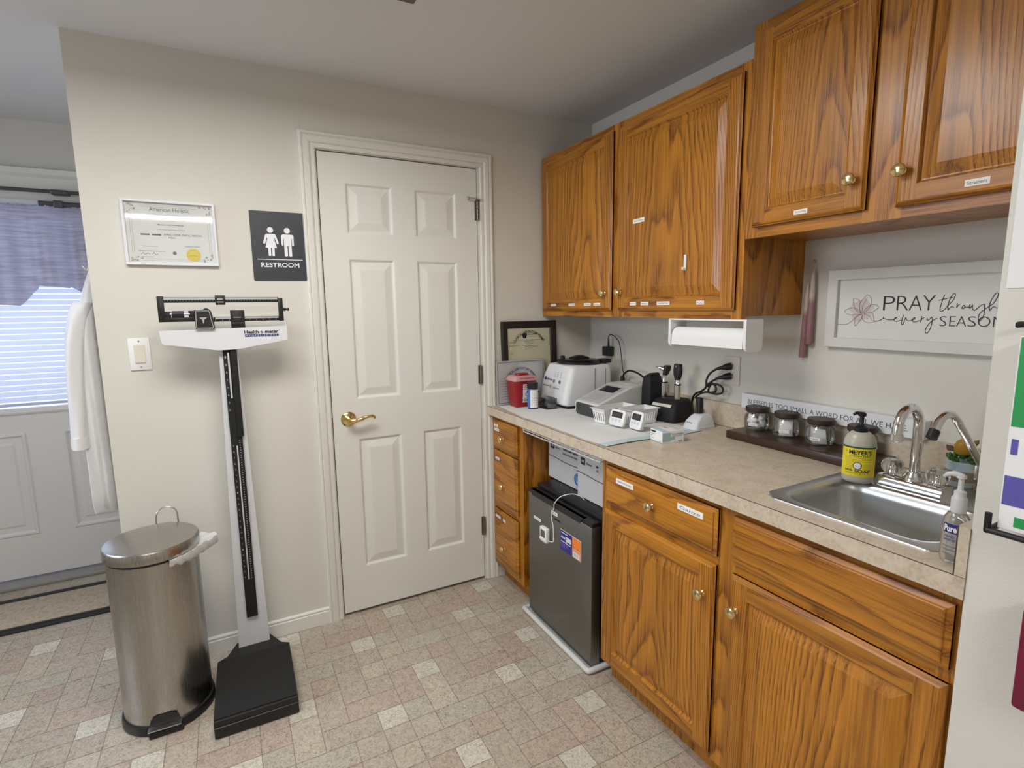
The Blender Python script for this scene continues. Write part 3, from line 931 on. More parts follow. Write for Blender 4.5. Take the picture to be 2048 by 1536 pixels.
sk = thing('sink', 'small stainless bar sink set into the counter', 'sink', (-0.33, -1.715, ZC))
b = B()
ox0, ox1, oy0, oy1, ch = -0.577, -0.083, -1.918, -1.512, 0.034
outer = [(ox1 - ch, oy1), (ox0 + ch, oy1), (ox0, oy1 - ch), (ox0, oy0 + ch), (ox0 + ch, oy0), (ox1 - ch, oy0), (ox1, oy0 + ch), (ox1, oy1 - ch)]
bc = (-0.402, -1.712)
op = rrect(bc[0], bc[1], 0.142, 0.166, 0.055, 12)
def hit(px, py):
    dx, dy = px - bc[0], py - bc[1]
    best = 1e9
    for i in range(8):
        x1_, y1_ = outer[i]; x2_, y2_ = outer[(i + 1) % 8]
        ex, ey = x2_ - x1_, y2_ - y1_
        den = dx * ey - dy * ex
        if abs(den) < 1e-12:
            continue
        t = ((x1_ - bc[0]) * ey - (y1_ - bc[1]) * ex) / den
        s = ((x1_ - bc[0]) * dy - (y1_ - bc[1]) * dx) / den
        if t > 0 and -1e-6 <= s <= 1 + 1e-6:
            best = min(best, t)
    return (bc[0] + dx * best, bc[1] + dy * best)
# opening plus corner rays so that the clipped corners stay sharp
angs = sorted([math.atan2(p[1] - bc[1], p[0] - bc[0]) for p in op] + [math.atan2(p[1] - bc[1], p[0] - bc[0]) for p in outer])
def on_rr(a, hx, hy, r):
    c, s = math.cos(a), math.sin(a)
    lo, hi = 0.0, 1.0
    def inside(t):
        x, y_ = abs(t * c), abs(t * s)
        if x > hx or y_ > hy: return False
        if x > hx - r and y_ > hy - r: return (x - hx + r) ** 2 + (y_ - hy + r) ** 2 <= r * r
        return True
    for _ in range(40):
        m_ = (lo + hi) / 2
        if inside(m_): lo = m_
        else: hi = m_
    return (bc[0] + lo * c, bc[1] + lo * s)
rz = ZC + 0.0032
R_out = [hit(bc[0] + math.cos(a), bc[1] + math.sin(a)) for a in angs]
rings = [[(x, y_, ZC + 0.0002) for x, y_ in R_out], [(bc[0] + (x - bc[0]) * 0.995, bc[1] + (y_ - bc[1]) * 0.995, rz - 0.0005) for x, y_ in R_out], [(bc[0] + (x - bc[0]) * 0.985, bc[1] + (y_ - bc[1]) * 0.985, rz) for x, y_ in R_out]]
for hx, hy, r, zz in ((0.150, 0.174, 0.058, rz - 0.0002), (0.143, 0.167, 0.056, rz - 0.002), (0.138, 0.162, 0.055, rz - 0.008), (0.134, 0.158, 0.055, rz - 0.03), (0.128, 0.152, 0.055, 0.80), (0.118, 0.142, 0.05, 0.782), (0.1, 0.124, 0.045, 0.775), (0.03, 0.03, 0.029, 0.772)):
    rings.append([(*on_rr(a, hx, hy, r), zz) for a in angs])
b.loft([[Vector(p) for p in r] for r in rings], STEEL_H, False, True)
b.build('basin', sk, smooth=50)
b = B(); b.lathe([(0.0, 0), (0.034, 0), (0.03, 0.002), (0.026, -0.002), (0.0, -0.003)], (bc[0], bc[1], 0.7745), (0, 0, 1), CHROME, seg=24); b.build('drain', sk)

fc = thing('faucet', 'chrome sink faucet with gooseneck spout and two clear knobs', 'faucet', (-0.215, -1.69, rz))
b = B()
pr = [(-0.034, 0), (-0.034, 0.008), (-0.029, 0.022), (-0.022, 0.027), (0.022, 0.027), (0.028, 0.022), (0.03, 0.0)]
b.loft([[Vector((-0.215 + a, y_, rz + c)) for a, c in pr] for y_ in (-1.765, -1.615)], CHROME)
b.lathe([(0.025, 0.027), (0.024, 0.036), (0.019, 0.042), (0.0165, 0.048), (0.0, 0.048)], (-0.215, -1.69, rz), (0, 0, 1), CHROME, seg=24)
b.build('base', fc, smooth=40)
b = B()
sp = [(-0.215, -1.69, rz + 0.04), (-0.215, -1.69, 1.0), (-0.215, -1.69, 1.05), (-0.215, -1.69, 1.085)]
for k in range(1, 13):
    a = PI * k / 12
    sp.append((-0.265 + 0.05 * math.cos(a), -1.69, 1.09 + 0.052 * math.sin(a)))
sp += [(-0.316, -1.69, 1.078)]
b.tube(sp, 0.0115, CHROME, seg=16)
b.lathe([(0.0115, 0), (0.0135, 0.001), (0.0135, 0.018), (0.011, 0.020), (0.0, 0.020)], (-0.3155, -1.69, 1.082), (-0.05, 0, -1), CHROME, seg=20)
b.build('spout', fc, smooth=50)
KNB = mat('clear_knob_acrylic', (0.95, 0.95, 0.93), 0.05, trans=0.96, ior=1.47)
for yy in (-1.638, -1.742):
    b = B()
    rings = []
    for r, h in ((0.012, 0.030), (0.020, 0.034), (0.0245, 0.045), (0.025, 0.055), (0.022, 0.064), (0.016, 0.0685), (0.008, 0.0695)):
        rings.append([Vector((-0.215 + (r * (1 - 0.07 * (k % 2))) * math.cos(2 * PI * k / 24), yy + (r * (1 - 0.07 * (k % 2))) * math.sin(2 * PI * k / 24), rz + h)) for k in range(24)])
    b.loft(rings, KNB)
    kn = b.build('knob', fc, smooth=25)
    b = B(); b.lathe([(0.011, 0.026), (0.009, 0.032), (0.006, 0.05), (0.0, 0.055)], (-0.215, yy, rz), (0, 0, 1), CHROME, seg=12); b.build('stem', kn)

tp = thing('filter_tap', 'slender chrome drinking-water tap at the far right of the counter', 'tap', (-0.115, -1.83, ZC))
b = B()
b.lathe([(0.0, 0), (0.02, 0), (0.02, 0.004), (0.012, 0.012), (0.011, 0.04), (0.0, 0.045)], (-0.115, -1.83, rz), (0, 0, 1), CHROME, seg=20)
b.build('base', tp)
b = B()
b.tube([(-0.115, -1.83, 0.945), (-0.15, -1.83, 0.96), (-0.25, -1.83, 1.043), (-0.34, -1.83, 1.121), (-0.385, -1.83, 1.157), (-0.418, -1.83, 1.165), (-0.446, -1.83, 1.155), (-0.468, -1.83, 1.130)], 0.0085, CHROME, seg=14, smooth=6)
b.build('spout', tp, smooth=50)
b = B(); b.lathe([(0.0, -0.002), (0.0105, -0.002), (0.0105, 0.016), (0.0, 0.016)], (-0.4655, -1.83, 1.134), (-0.6, 0, -0.75), BLACK, seg=16); b.build('nozzle_tip', tp)
b = B(); b.box(-0.225, -0.165, -1.823, -1.815, 0.985, 1.02, NICKEL, bevel=0.003); b.build('lever', tp)

# ================================================================== FRIDGE BAY
TRAYM = mat('pale_plastic_tray', (0.62, 0.61, 0.60), 0.25)
b = B()
b.box(-0.632, -0.10, -0.862, -0.362, 0.0, 0.006, TRAYM)
pts = [(-0.56, -0.356, 0.012), (-0.622, -0.358, 0.012), (-0.633, -0.37, 0.013), (-0.633, -0.5, 0.011), (-0.635, -0.65, 0.013), (-0.633, -0.80, 0.012), (-0.634, -0.85, 0.013), (-0.625, -0.862, 0.014), (-0.56, -0.864, 0.015), (-0.40, -0.866, 0.012)]
b.tube(pts, 0.0115, TRAYM, seg=8, smooth=4)
tag(b.build('drip_tray', smooth=50), 'thin pale plastic tray on the floor under the mini fridge', 'tray', loc=(-0.37, -0.61, 0))

fr = thing('mini_fridge', 'small black and dark-steel fridge in the gap under the counter', 'refrigerator', (-0.34, -0.62, 0.0065))
FY0, FY1 = -0.856, -0.386
b = B()
b.box(-0.572, -0.06, FY0 + 0.004, FY1 - 0.004, 0.022, 0.600, BLACK, bevel=0.004)
b.box(-0.575, -0.06, FY0, FY1, 0.600, 0.620, BLACK, bevel=0.005)
b.box(-0.45, -0.09, FY0 + 0.03, FY1 - 0.03, 0.619, 0.6225, BLACKM, bevel=0.001)
for yy in (FY0 + 0.04, FY1 - 0.04):
    for xx in (-0.54, -0.10):
        b.lathe([(0.014, 0.0065), (0.014, 0.024)], (xx, yy, 0), (0, 0, 1), BLACK, seg=12)
b.build('body', fr)
b = B(); b.box(-0.621, -0.578, FY0, FY1, 0.028, 0.588, FRIDGEM, bevel=0.003); b.build('door', fr)
b = B()
b.box(-0.619, -0.578, FY0, FY1, 0.5885, 0.603, BLACK, bevel=0.003)
poly = [(FY1 - 0.02, 0.603), (FY1 - 0.035, 0.580), (FY0 + 0.075, 0.580), (FY0 + 0.055, 0.603)]
b.prism(poly, lambda a, c, d: Vector((d, a, c)), -0.6225, -0.60, BLACK)
b.build('door_grip', fr, smooth=20)
sticker(fr, -0.462, 0.484, 0.058, 0.013, -0.6205, 'Refrigerated Meds')
sticker(fr, -0.600, 0.556, 0.046, 0.0155, -0.6205, 'Do not unplug')
b = B(); b.rect(-0.600, -0.618, 0.531, 0.538, fx(-0.6222), BLACKM); b.rect(-0.622, -0.645, 0.531, 0.538, fx(-0.6222), BLACKM); b.build('maker_mark', fr, smooth=0)

th = thing('fridge_thermometer', 'white digital thermometer with wire stuck on the fridge door', 'thermometer', (-0.63, -0.538, 0.41))
b = B(); b.box(-0.641, -0.6215, -0.566, -0.513, 0.412, 0.476, WHITE, bevel=0.004); b.build('case', th)
b = B(); b.box(-0.642, -0.640, -0.556, -0.523, 0.434, 0.466, mat('lcd_grey', (0.10, 0.105, 0.095), 0.25), bevel=0.0005); b.build('screen', th)
b = B()
for k in range(4):
    b.box(-0.643, -0.640, -0.558 + k * 0.0118, -0.549 + k * 0.0118, 0.420, 0.427, WHITE, bevel=0.001)
b.build('button_row', th)
b = B(); b.tube([(-0.630, -0.566, 0.424), (-0.628, -0.592, 0.430), (-0.6245, -0.598, 0.44), (-0.6245, -0.596, 0.50), (-0.6245, -0.583, 0.53), (-0.6245, -0.594, 0.565), (-0.6255, -0.605, 0.585), (-0.6255, -0.608, 0.603), (-0.605, -0.625, 0.634), (-0.57, -0.655, 0.648), (-0.545, -0.675, 0.640), (-0.53, -0.685, 0.6245)], 0.0018, WHITE, seg=6, smooth=6); b.build('wire', th)

NAVY = mat('card_navy', (0.025, 0.022, 0.20), 0.4)
ORG = mat('card_orange', (0.80, 0.22, 0.03), 0.4)
b = B()
b.box(-0.6222, -0.6208, -0.790, -0.648, 0.424, 0.508, PAPER)
x = -0.6226
b.rect(-0.648, -0.732, 0.424, 0.507, fx(x), NAVY); b.rect(-0.732, -0.790, 0.465, 0.507, fx(x), ORG)
b.rect(-0.732, -0.790, 0.450, 0.466, fx(x), mat('card_peach', (0.72, 0.30, 0.15), 0.4)); b.rect(-0.732, -0.790, 0.424, 0.450, fx(x), mat('card_tan', (0.62, 0.33, 0.18), 0.4))
b.rect(-0.738, -0.781, 0.428, 0.449, fx(x - 0.0003), PAPER)
b.text('as low as', -0.653, -0.683, 0.474, 0.487, fx(x - 0.0004), PAPER, bold=0.03); b.text('$30', -0.686, -0.726, 0.466, 0.489, fx(x - 0.0004), PAPER, bold=0.05)
for k, (a1, zz) in enumerate(((-0.70, 0.497), (-0.722, 0.459), (-0.705, 0.452), (-0.712, 0.445), (-0.69, 0.437))):
    b.rect(-0.654, a1, zz, zz + (0.003 if k < 2 else 0.0018), fx(x - 0.0004), PAPER if k < 2 else mat('card_lilac', (0.25, 0.16, 0.45), 0.5))
for k in range(4):
    b.rect(-0.742, -0.776, 0.444 - 0.004 * k, 0.4455 - 0.004 * k, fx(x - 0.0006), GREYINK)
tag(b.build('flyer_card', smooth=0), 'navy and orange promotional card reading $30 stuck on the fridge', 'card', loc=(-0.622, -0.719, 0.424))

CARD = mat('white_cardboard', (0.56, 0.56, 0.565), 0.8)
BLUEI = mat('blue_print', (0.07, 0.17, 0.42), 0.6)
def carton(label, x0, y0, y1, z0, z1, full):
    b = B(); b.box(x0, -0.11, y0, y1, z0, z1, CARD, bevel=0.002)
    b.ribbon([(y1 - 0.002, z0 + 0.105), (y1 - 0.07, z0 + 0.102), (y1 - 0.15, z0 + 0.097), (y0 + 0.002, z0 + 0.10)], 0.0032, fx(x0 - 0.0008), INK); f = fx(x0 - 0.0008)
    b.rect(y1 - 0.022, y1 - 0.052, z0 + 0.140, z0 + 0.170, f, INK)
    b.text('HF', y1 - 0.030, y1 - 0.045, z0 + 0.149, z0 + 0.161, fx(x0 - 0.0012), PAPER, bold=0.02)
    b.text('Althrease', y1 - 0.058, y1 - 0.098, z0 + 0.146, z0 + 0.156, f, GREYINK, bold=0.03)
    if full:
        b.text('Nitrile Exam Gloves', y1 - 0.12, y1 - 0.235, z0 + 0.150, z0 + 0.162, f, INK, bold=0.03)
        b.text('Powder free non sterile', y1 - 0.12, y1 - 0.23, z0 + 0.131, z0 + 0.142, f, GREYINK, bold=0.03)
        b.disc(y1 - 0.236, z0 + 0.046, 0.028, f, BLUEI, seg=28)
        b.text('L', y1 - 0.228, y1 - 0.243, z0 + 0.032, z0 + 0.060, fx(x0 - 0.0012), PAPER)
        b.text('Size', y1 - 0.224, y1 - 0.25, z0 + 0.080, z0 + 0.088, f, GREYINK); b.text('100', y1 - 0.224, y1 - 0.25, z0 + 0.005, z0 + 0.013, f, GREYINK)
    else:
        b.rect(y1 - 0.125, y1 - 0.14, z0 + 0.150, z0 + 0.158, f, INK); b.rect(y1 - 0.127, y1 - 0.14, z0 + 0.134, z0 + 0.141, f, GREYINK)
    tag(b.build('cardboard_box', smooth=0), label, 'box', 'white glove cartons on the fridge', ((x0 - 0.1) / 2, (y0 + y1) / 2, z0))
carton('white glove carton at the back left on the mini fridge, blue circled L visible', -0.484, -0.612, -0.337, 0.6225, 0.822, True)
carton('white glove carton standing forward on the right of the mini fridge top', -0.516, -0.872, -0.616, 0.6225, 0.822, False)

WIRE = mat('white_coated_wire', (0.74, 0.72, 0.70), 0.4)
b = B()
xr = -0.614
for zz in (0.871, 0.860, 0.849):
    b.tube([(xr, -0.335, zz), (xr, -0.893, zz)], 0.0023 if zz > 0.86 else 0.003, WIRE, seg=8)
b.tube([(xr, -0.335, 0.871), (xr, -0.332, 0.860), (xr, -0.335, 0.849)], 0.0026, WIRE, seg=8); b.tube([(xr, -0.893, 0.871), (xr, -0.896, 0.860), (xr, -0.893, 0.849)], 0.0026, WIRE, seg=8)
for k in range(7):
    yy = -0.335 - 0.093 * k
    b.tube([(xr, yy, 0.871), (xr, yy, 0.849), (-0.30, yy, 0.849)], 0.002, WIRE, seg=6)
b.tube([(-0.30, -0.335, 0.849), (-0.30, -0.893, 0.849)], 0.003, WIRE, seg=8)
for yy in (-0.40, -0.83):
    b.tube([(-0.35, yy, 0.849), (-0.35, yy, 0.8762)], 0.002, WIRE, seg=6)
tag(b.build('wire_rack', smooth=50), 'white wire rack hung under the counter edge above the fridge', 'rack', loc=(-0.45, -0.61, 0.85))

# ================================================================== THINGS ON THE COUNTER
PADM = mat('underpad_white', (0.74, 0.75, 0.75), 0.85, noise=0.03, nscale=30)
PADB = mat('underpad_blue', (0.52, 0.64, 0.66), 0.7)
b = B()
nx_, ny_ = 26, 60
def padpt(i, j):
    u = i / nx_; v = j / ny_
    y_ = -0.035 - v * 0.905 + 0.004 * math.sin(u * 6)
    x0_ = -0.598 - 0.028 * min(1, v * 3.2)
    x1_ = -0.16
    x_ = x0_ + (x1_ - x0_) * u
    r = 0.0012 * math.sin(x_ * 34 + y_ * 11) * math.sin(y_ * 17) + 0.0008 * math.sin(y_ * 41 + x_ * 9)
    edge = 0.003 * max(0, 1 - abs(v - 1) / 0.08) * (0.5 + 0.5 * math.sin(u * 7))
    return Vector((x_, y_, ZC + 0.0012 + 0.5 * r + edge))
vs = [[b.bm.verts.new(padpt(i, j)) for j in range(ny_ + 1)] for i in range(nx_ + 1)]
iw, ib = b.mi(PADM), b.mi(PADB)
for i in range(nx_):
    for j in range(ny_):
        f = b.bm.faces.new((vs[i][j], vs[i + 1][j], vs[i + 1][j + 1], vs[i][j + 1]))
        f.material_index = ib if (j >= ny_ - 3 or (j < 2 and i < 12)) else iw
tag(b.build('absorbent_pad', smooth=80), 'white disposable absorbent underpad with pale blue border spread on the counter', 'underpad', loc=(-0.38, -0.49, ZC))

def leaning(name, label, cat, loc, tilt):
    t = thing(name, label, cat, loc)
    t.rotation_euler = (tilt, 0, 0)
    return t
# dark framed permit
CREAM = mat('cream_parchment', (0.52, 0.49, 0.34), 0.7, noise=0.05, nscale=25)
fd = leaning('framed_permit', 'dark wood framed laboratory permit leaning against the back wall', 'framed document', (-0.396, -0.024, ZC + 0.003), -0.05)
b = B()
W2, Hh, fw_ = 0.160, 0.412, 0.036
rings = []
for sx_, zz, sz_ in ((-1, 0, 1), (1, 0, 1), (1, Hh, -1), (-1, Hh, -1), (-1, 0, 1)):
    rings.append([Vector((sx_ * (W2 - w), -d, zz + sz_ * w)) for w, d in ((0, 0), (0, 0.016), (0.006, 0.020), (0.020, 0.017), (0.032, 0.013), (fw_, 0.008), (fw_, 0))])
b.loft(rings, DARKWOOD, False, False)
b.build('frame', fd, local=True, smooth=25)
b = B(); b.box(-W2 + fw_ - 0.002, W2 - fw_ + 0.002, -0.0055, -0.003, fw_ - 0.002, Hh - fw_ + 0.002, CREAM)
f = fy(-0.0062)
b.text('CLINICAL LABORATORY PERMIT', -0.098, 0.098, 0.352, 0.366, f, INK, bold=0.02, arc=(0.0, 0.262, 0.09))
kp = [(-0.034, 0.352), (-0.018, 0.352), (-0.012, 0.345), (-0.015, 0.332), (-0.017, 0.326), (-0.034, 0.326), (-0.038, 0.333), (-0.040, 0.345)]
b.face([f(a, c) for a, c in kp], INK)
b.text('pennsylvania', -0.008, 0.05, 0.341, 0.350, f, INK, bold=0.03)
b.rect(-0.006, 0.046, 0.3335, 0.3355, f, GREYINK)
b.rect(-0.105, 0.105, 0.3165, 0.3178, f, GREYINK)
for r, (a0, a1) in enumerate(((-0.12, -0.085), (-0.12, -0.08), (-0.12, -0.055), (-0.12, -0.09), (-0.12, -0.09), (-0.12, -0.095), (-0.03, 0.03), (-0.028, 0.0), (-0.02, 0.025), (-0.03, 0.05), (-0.025, 0.05), (-0.03, -0.01), (-0.026, 0.02))):
    zz = (0.308, 0.302, 0.29, 0.285, 0.252, 0.245, 0.31, 0.304, 0.297, 0.285, 0.279, 0.268, 0.27)[r]
    b.rect(a0, a1, zz, zz + 0.0016, f, GREYINK)
b.build('permit_paper', fd, local=True, smooth=0)
# permit copy in a clear sleeve in front of it
pd = leaning('paper_permit', 'white permit copy in clear sleeve leaning in front of the dark frame', 'document', (-0.459, -0.046, ZC + 0.003), -0.06)
b = B(); b.box(-0.140, 0.140, -0.001, 0.0, 0.0, 0.218, PAPER)
f = fy(-0.0016)
rb = [(-0.132, 0.008), (0.132, 0.008), (0.132, 0.21), (-0.132, 0.21)]
for k in range(4):
    b.ribbon([rb[k], rb[(k + 1) % 4]], 0.004, f, FAINT, smooth=0)
b.text('CLINICAL LABORATORY PERMIT', -0.094, 0.094, 0.160, 0.174, f, INK, bold=0.015, arc=(0.0, 0.085, 0.085))
for k in range(9):
    b.rect(-0.12, -0.12 + 0.05 + 0.02 * ((k * 7) % 4), 0.13 - k * 0.013, 0.132 - k * 0.013, f, FAINT)
b.build('paper', pd, local=True, smooth=0)
b = B(); b.rect(-0.145, 0.145, -0.002, 0.223, fy(-0.0040), SHEET); b.build('clear_sleeve', pd, local=True, smooth=0)

# sharps container
RED = mat('red_sharps_plastic', (0.30, 0.010, 0.016), 0.35)
PINKC = mat('pink_clear_lid', (0.55, 0.30, 0.31), 0.3)
sc = thing('sharps_container', 'red sharps container with clear lid beside the permits', 'sharps container', (-0.494, -0.106, ZC + 0.003))
b = B()
def rr_ring(hx, hy, r, z): return [Vector((x_, y_, z)) for x_, y_ in rrect(0, 0, hx, hy, r, 5)]
b.loft([rr_ring(0.050, 0.038, 0.014, 0.0), rr_ring(0.053, 0.040, 0.014, 0.01), rr_ring(0.064, 0.047, 0.014, 0.128)], RED)
b.box(0.058, 0.082, -0.03, -0.012, 0.06, 0.072, RED, bevel=0.003)
b.build('body', sc, local=True)
b = B()
b.loft([rr_ring(0.067, 0.050, 0.015, 0.128), rr_ring(0.067, 0.050, 0.015, 0.134), rr_ring(0.058, 0.043, 0.013, 0.150), rr_ring(0.055, 0.04, 0.012, 0.152)], PINKC)
b.text('SHARPS', -0.035, 0.045, 0.137, 0.145, lambda a, c: Vector((a, -0.0505 + (c - 0.134) * 0.45, c)), RED, bold=0.02)
b.build('lid', sc, local=True)
b = B(); b.loft([rr_ring(0.034, 0.02, 0.01, 0.152), rr_ring(0.030, 0.017, 0.008, 0.161)], RED); b.build('lid_opening', sc, local=True)
b = B()
fl = lambda a, c: Vector((a, -0.0412 - c * 0.052, c))
b.rect(-0.018, 0.044, 0.022, 0.112, fl, PAPER)
f2 = lambda a, c: fl(a, c) + Vector((0, -0.0006, 0))
for k, (q0, q1) in enumerate(((-0.012, 0.038), (-0.014, 0.040), (-0.014, 0.036))):
    b.rect(q0, q1, 0.102 - k * 0.008, 0.105 - k * 0.008, f2, GREYINK)
for k in range(3):
    b.rect(-0.014, 0.03, 0.028 + k * 0.007, 0.0305 + k * 0.007, f2, INK)
for k in range(3):   # biohazard trefoil
    a = PI / 2 + k * 2 * PI / 3
    b.disc(0.013 + 0.009 * math.cos(a), 0.066 + 0.009 * math.sin(a), 0.0105, f2, RED, seg=20, r2=0.0075)
b.disc(0.013, 0.066, 0.007, f2, RED, seg=20, r2=0.0055)
b.build('hazard_label', sc, local=True, smooth=0)

def fcyl(r, phi0, z0=0.0, sx=1.0, sy=1.0):
    """wrap a label round a local upright cylinder; a is arc length, reading left to right from outside"""
    return lambda a, c: Vector((r * sx * math.cos(phi0 + a / r), r * sy * math.sin(phi0 + a / r), z0 + c))
def wrap(b, r, phi0, a0, a1, z0, z1, m, n=20, sx=1.0, sy=1.0):
    f = fcyl(r, phi0, 0, sx, sy)
    for k in range(n):
        q0 = a0 + (a1 - a0) * k / n; q1 = a0 + (a1 - a0) * (k + 1) / n
        b.face([f(q0, z0), f(q1, z0), f(q1, z1), f(q0, z1)], m)
def facing(x_, y_):      # direction from a spot on the counter to the camera side of the room
    return math.atan2(-2.372 - y_, -1.7577 - x_)

bt = thing('test_strip_bottle', 'small test strip bottle with black cap and blue-white label', 'bottle', (-0.484, -0.196, ZC + 0.003))
b = B(); b.lathe([(0.0, 0), (0.024, 0), (0.0255, 0.002), (0.0255, 0.094), (0.023, 0.098), (0.0, 0.098)], (0, 0, 0), (0, 0, 1), mat('navy_bottle', (0.03, 0.06, 0.2), 0.35), seg=28); b.build('bottle_body', bt, local=True)
b = B(); b.lathe([(0.026, 0.097), (0.027, 0.099), (0.027, 0.122), (0.025, 0.1245), (0.0, 0.125)], (0, 0, 0), (0, 0, 1), BLACK, seg=28, cap0=True); b.build('cap', bt, local=True)
b = B(); p0 = facing(-0.484, -0.196)
wrap(b, 0.0259, p0, -0.040, -0.012, 0.006, 0.092, BLUEI); wrap(b, 0.0259, p0, -0.012, 0.035, 0.006, 0.092, PAPER)
cl = [(0.6, 0.45, 0.3), (0.5, 0.4, 0.35), (0.65, 0.6, 0.4), (0.35, 0.3, 0.25)]
for r in range(9):
    for c in range(4):
        wrap(b, 0.0263, p0, -0.005 + c * 0.008, -0.001 + c * 0.008, 0.014 + r * 0.0082, 0.018 + r * 0.0082, mat('strip_tint_%d' % ((r + c) % 4), cl[(r + c) % 4], 0.6), n=1)
b.build('label', bt, local=True, smooth=0)

ab = thing('acrylic_rack', 'small clear acrylic tube rack in front of the white centrifuge', 'rack', (-0.412, -0.215, ZC + 0.003))
b = B()
b.box(-0.036, 0.024, -0.052, 0.042, 0, 0.003, ACRYL)
b.box(-0.034, -0.031, -0.05, 0.04, 0.003, 0.05, ACRYL); b.box(0.019, 0.022, -0.05, 0.04, 0.003, 0.05, ACRYL)
b.box(-0.031, 0.019, -0.05, -0.047, 0.003, 0.05, ACRYL); b.box(-0.031, 0.019, 0.037, 0.04, 0.003, 0.05, ACRYL); b.box(-0.031, 0.019, -0.006, -0.003, 0.003, 0.05, ACRYL)
b.build('clear_case', ab, local=True, smooth=0)
b = B(); b.box(-0.028, 0.016, 0.0, 0.034, 0.003, 0.012, mat('cork_tan', (0.5, 0.42, 0.3), 0.7)); b.box(-0.028, 0.016, -0.044, -0.009, 0.003, 0.008, BLACK); b.build('contents', ab, local=True, smooth=0)

# centrifuge
CW = mat('centrifuge_white', (0.74, 0.75, 0.76), 0.35)
ce = thing('centrifuge', 'white benchtop centrifuge with round dark lid in the counter corner', 'centrifuge', (-0.225, -0.19, ZC + 0.003))
b = B()
def cring(z, x0, x1, y0, y1, r): return [Vector((p[0], p[1], z)) for p in rrect((x0 + x1) / 2, (y0 + y1) / 2, (x1 - x0) / 2, (y1 - y0) / 2, r, 8)]
b.loft([cring(0.012, -0.140, 0.13, -0.118, 0.117, 0.025), cring(0.02, -0.150, 0.135, -0.122, 0.120, 0.028), cring(0.06, -0.147, 0.135, -0.124, 0.122, 0.03), cring(0.14, -0.128, 0.135, -0.124, 0.120, 0.03), cring(0.188, -0.113, 0.132, -0.120, 0.107, 0.03), cring(0.200, -0.105, 0.126, -0.112, 0.10, 0.03), cring(0.203, -0.09, 0.11, -0.1, 0.09, 0.03)], CW)
b.box(0.02, 0.022, -0.1255, -0.1235, 0.03, 0.185, GREYINK); b.box(0.085, 0.087, -0.1255, -0.1235, 0.03, 0.18, GREYINK)
fcn = lambda a, c: Vector((-0.1485 + (c - 0.06) * 0.2375 if c < 0.14 else -0.1295 + (c - 0.14) * 0.3125, a, c)) + Vector((-0.0012, 0, 0))
b.disc(0.078, 0.128, 0.0085, fcn, mat('logo_blue', (0.05, 0.05, 0.30), 0.4), seg=20)
b.text('adwocap', 0.064, 0.018, 0.120, 0.133, fcn, INK, bold=0.02)
b.disc(0.000, 0.122, 0.0085, fcn, GREYINK, seg=20); b.disc(-0.050, 0.122, 0.0085, fcn, GREYINK, seg=20)
for yy in (0.0, -0.022, -0.05):
    for zz in (0.142, 0.152, 0.162):
        b.rect(yy + 0.003, yy - 0.003, zz, zz + 0.004, fcn, FAINT)
b.text('BIO LAB', 0.085, 0.04, 0.092, 0.099, fcn, GREYINK, bold=0.03); b.text('Powerspin', -0.005, -0.058, 0.086, 0.094, fcn, GREYINK, bold=0.02)
b.rect(0.031, 0.018, 0.087, 0.102, fcn, FAINT)
b.build('housing', ce, local=True, smooth=40)
b = B(); b.box(-0.13, 0.12, -0.11, 0.1, 0.0, 0.013, BLACK); b.build('base', ce, local=True, smooth=0)
b = B()
b.lathe([(0.0, 0), (0.104, 0), (0.112, 0.004), (0.112, 0.010), (0.104, 0.017), (0.06, 0.022), (0.0, 0.024)], (0.012, -0.005, 0.203), (0, 0, 1), mat('smoked_black', (0.014, 0.013, 0.014), 0.18), seg=48)
b.lathe([(0.012, 0), (0.012, 0.016), (0.009, 0.019), (0.0, 0.019)], (-0.05, 0.05, 0.219), (0, 0, 1), BLACK, seg=20)
b.loft([[Vector((0.012 + a * 1.0, -0.005 + c, 0.222 + h)) for a, c in rrect(0, 0, hx, hy, 0.012, 5)] for h, hx, hy in ((0, 0.05, 0.035), (0.01, 0.044, 0.028), (0.018, 0.02, 0.016))], BLACK)
b.box(0.085, 0.135, -0.11, -0.05, 0.205, 0.224, BLACK, bevel=0.005)
b.build('lid', ce, local=True, smooth=40)

# urine analyser
GREY = mat('analyser_grey', (0.60, 0.60, 0.585), 0.45)
LGREY = mat('keypad_grey', (0.46, 0.46, 0.46), 0.5)
CHAR = mat('charcoal_plastic', (0.045, 0.047, 0.05), 0.5)
an = thing('analyzer', 'grey desktop analyser with sloped keypad and small dark screen', 'analyser', (-0.225, -0.473, ZC + 0.003))
prof = [(-0.140, 0.0), (-0.148, 0.012), (-0.148, 0.048), (-0.143, 0.060), (0.030, 0.124), (0.046, 0.127), (0.135, 0.128), (0.145, 0.12), (0.145, 0.0)]
b = B()
rings = []
for yy, s in ((-0.088, 0.94), (-0.084, 0.985), (-0.078, 1.0), (0.072, 1.0), (0.078, 0.985), (0.082, 0.94)):
    rings.append([Vector((a * (1 if s == 1 else 0.99), yy, c * s if c > 0.02 else c)) for a, c in prof])
b.loft(rings, GREY)
b.build('housing', an, local=True, smooth=30)
b = B(); b.loft([[Vector((xx, p[0], p[1])) for p in rrect(-0.003, 0.027, 0.074 - i_, 0.0255 - i_, 0.012 - i_ / 2, 6)] for xx, i_ in ((-0.146, 0), (-0.1505, 0), (-0.152, 0.002))], CHAR); b.build('front_panel', an, local=True)
fs = lambda a, c: Vector((-0.143 + c * 0.173 / 0.1845, a, 0.0612 + c * 0.064 / 0.1845))
b = B(); b.rect(0.066, -0.072, 0.012, 0.172, fs, LGREY)
f2 = lambda a, c: fs(a, c) + Vector((-0.0003, 0, 0.0008))
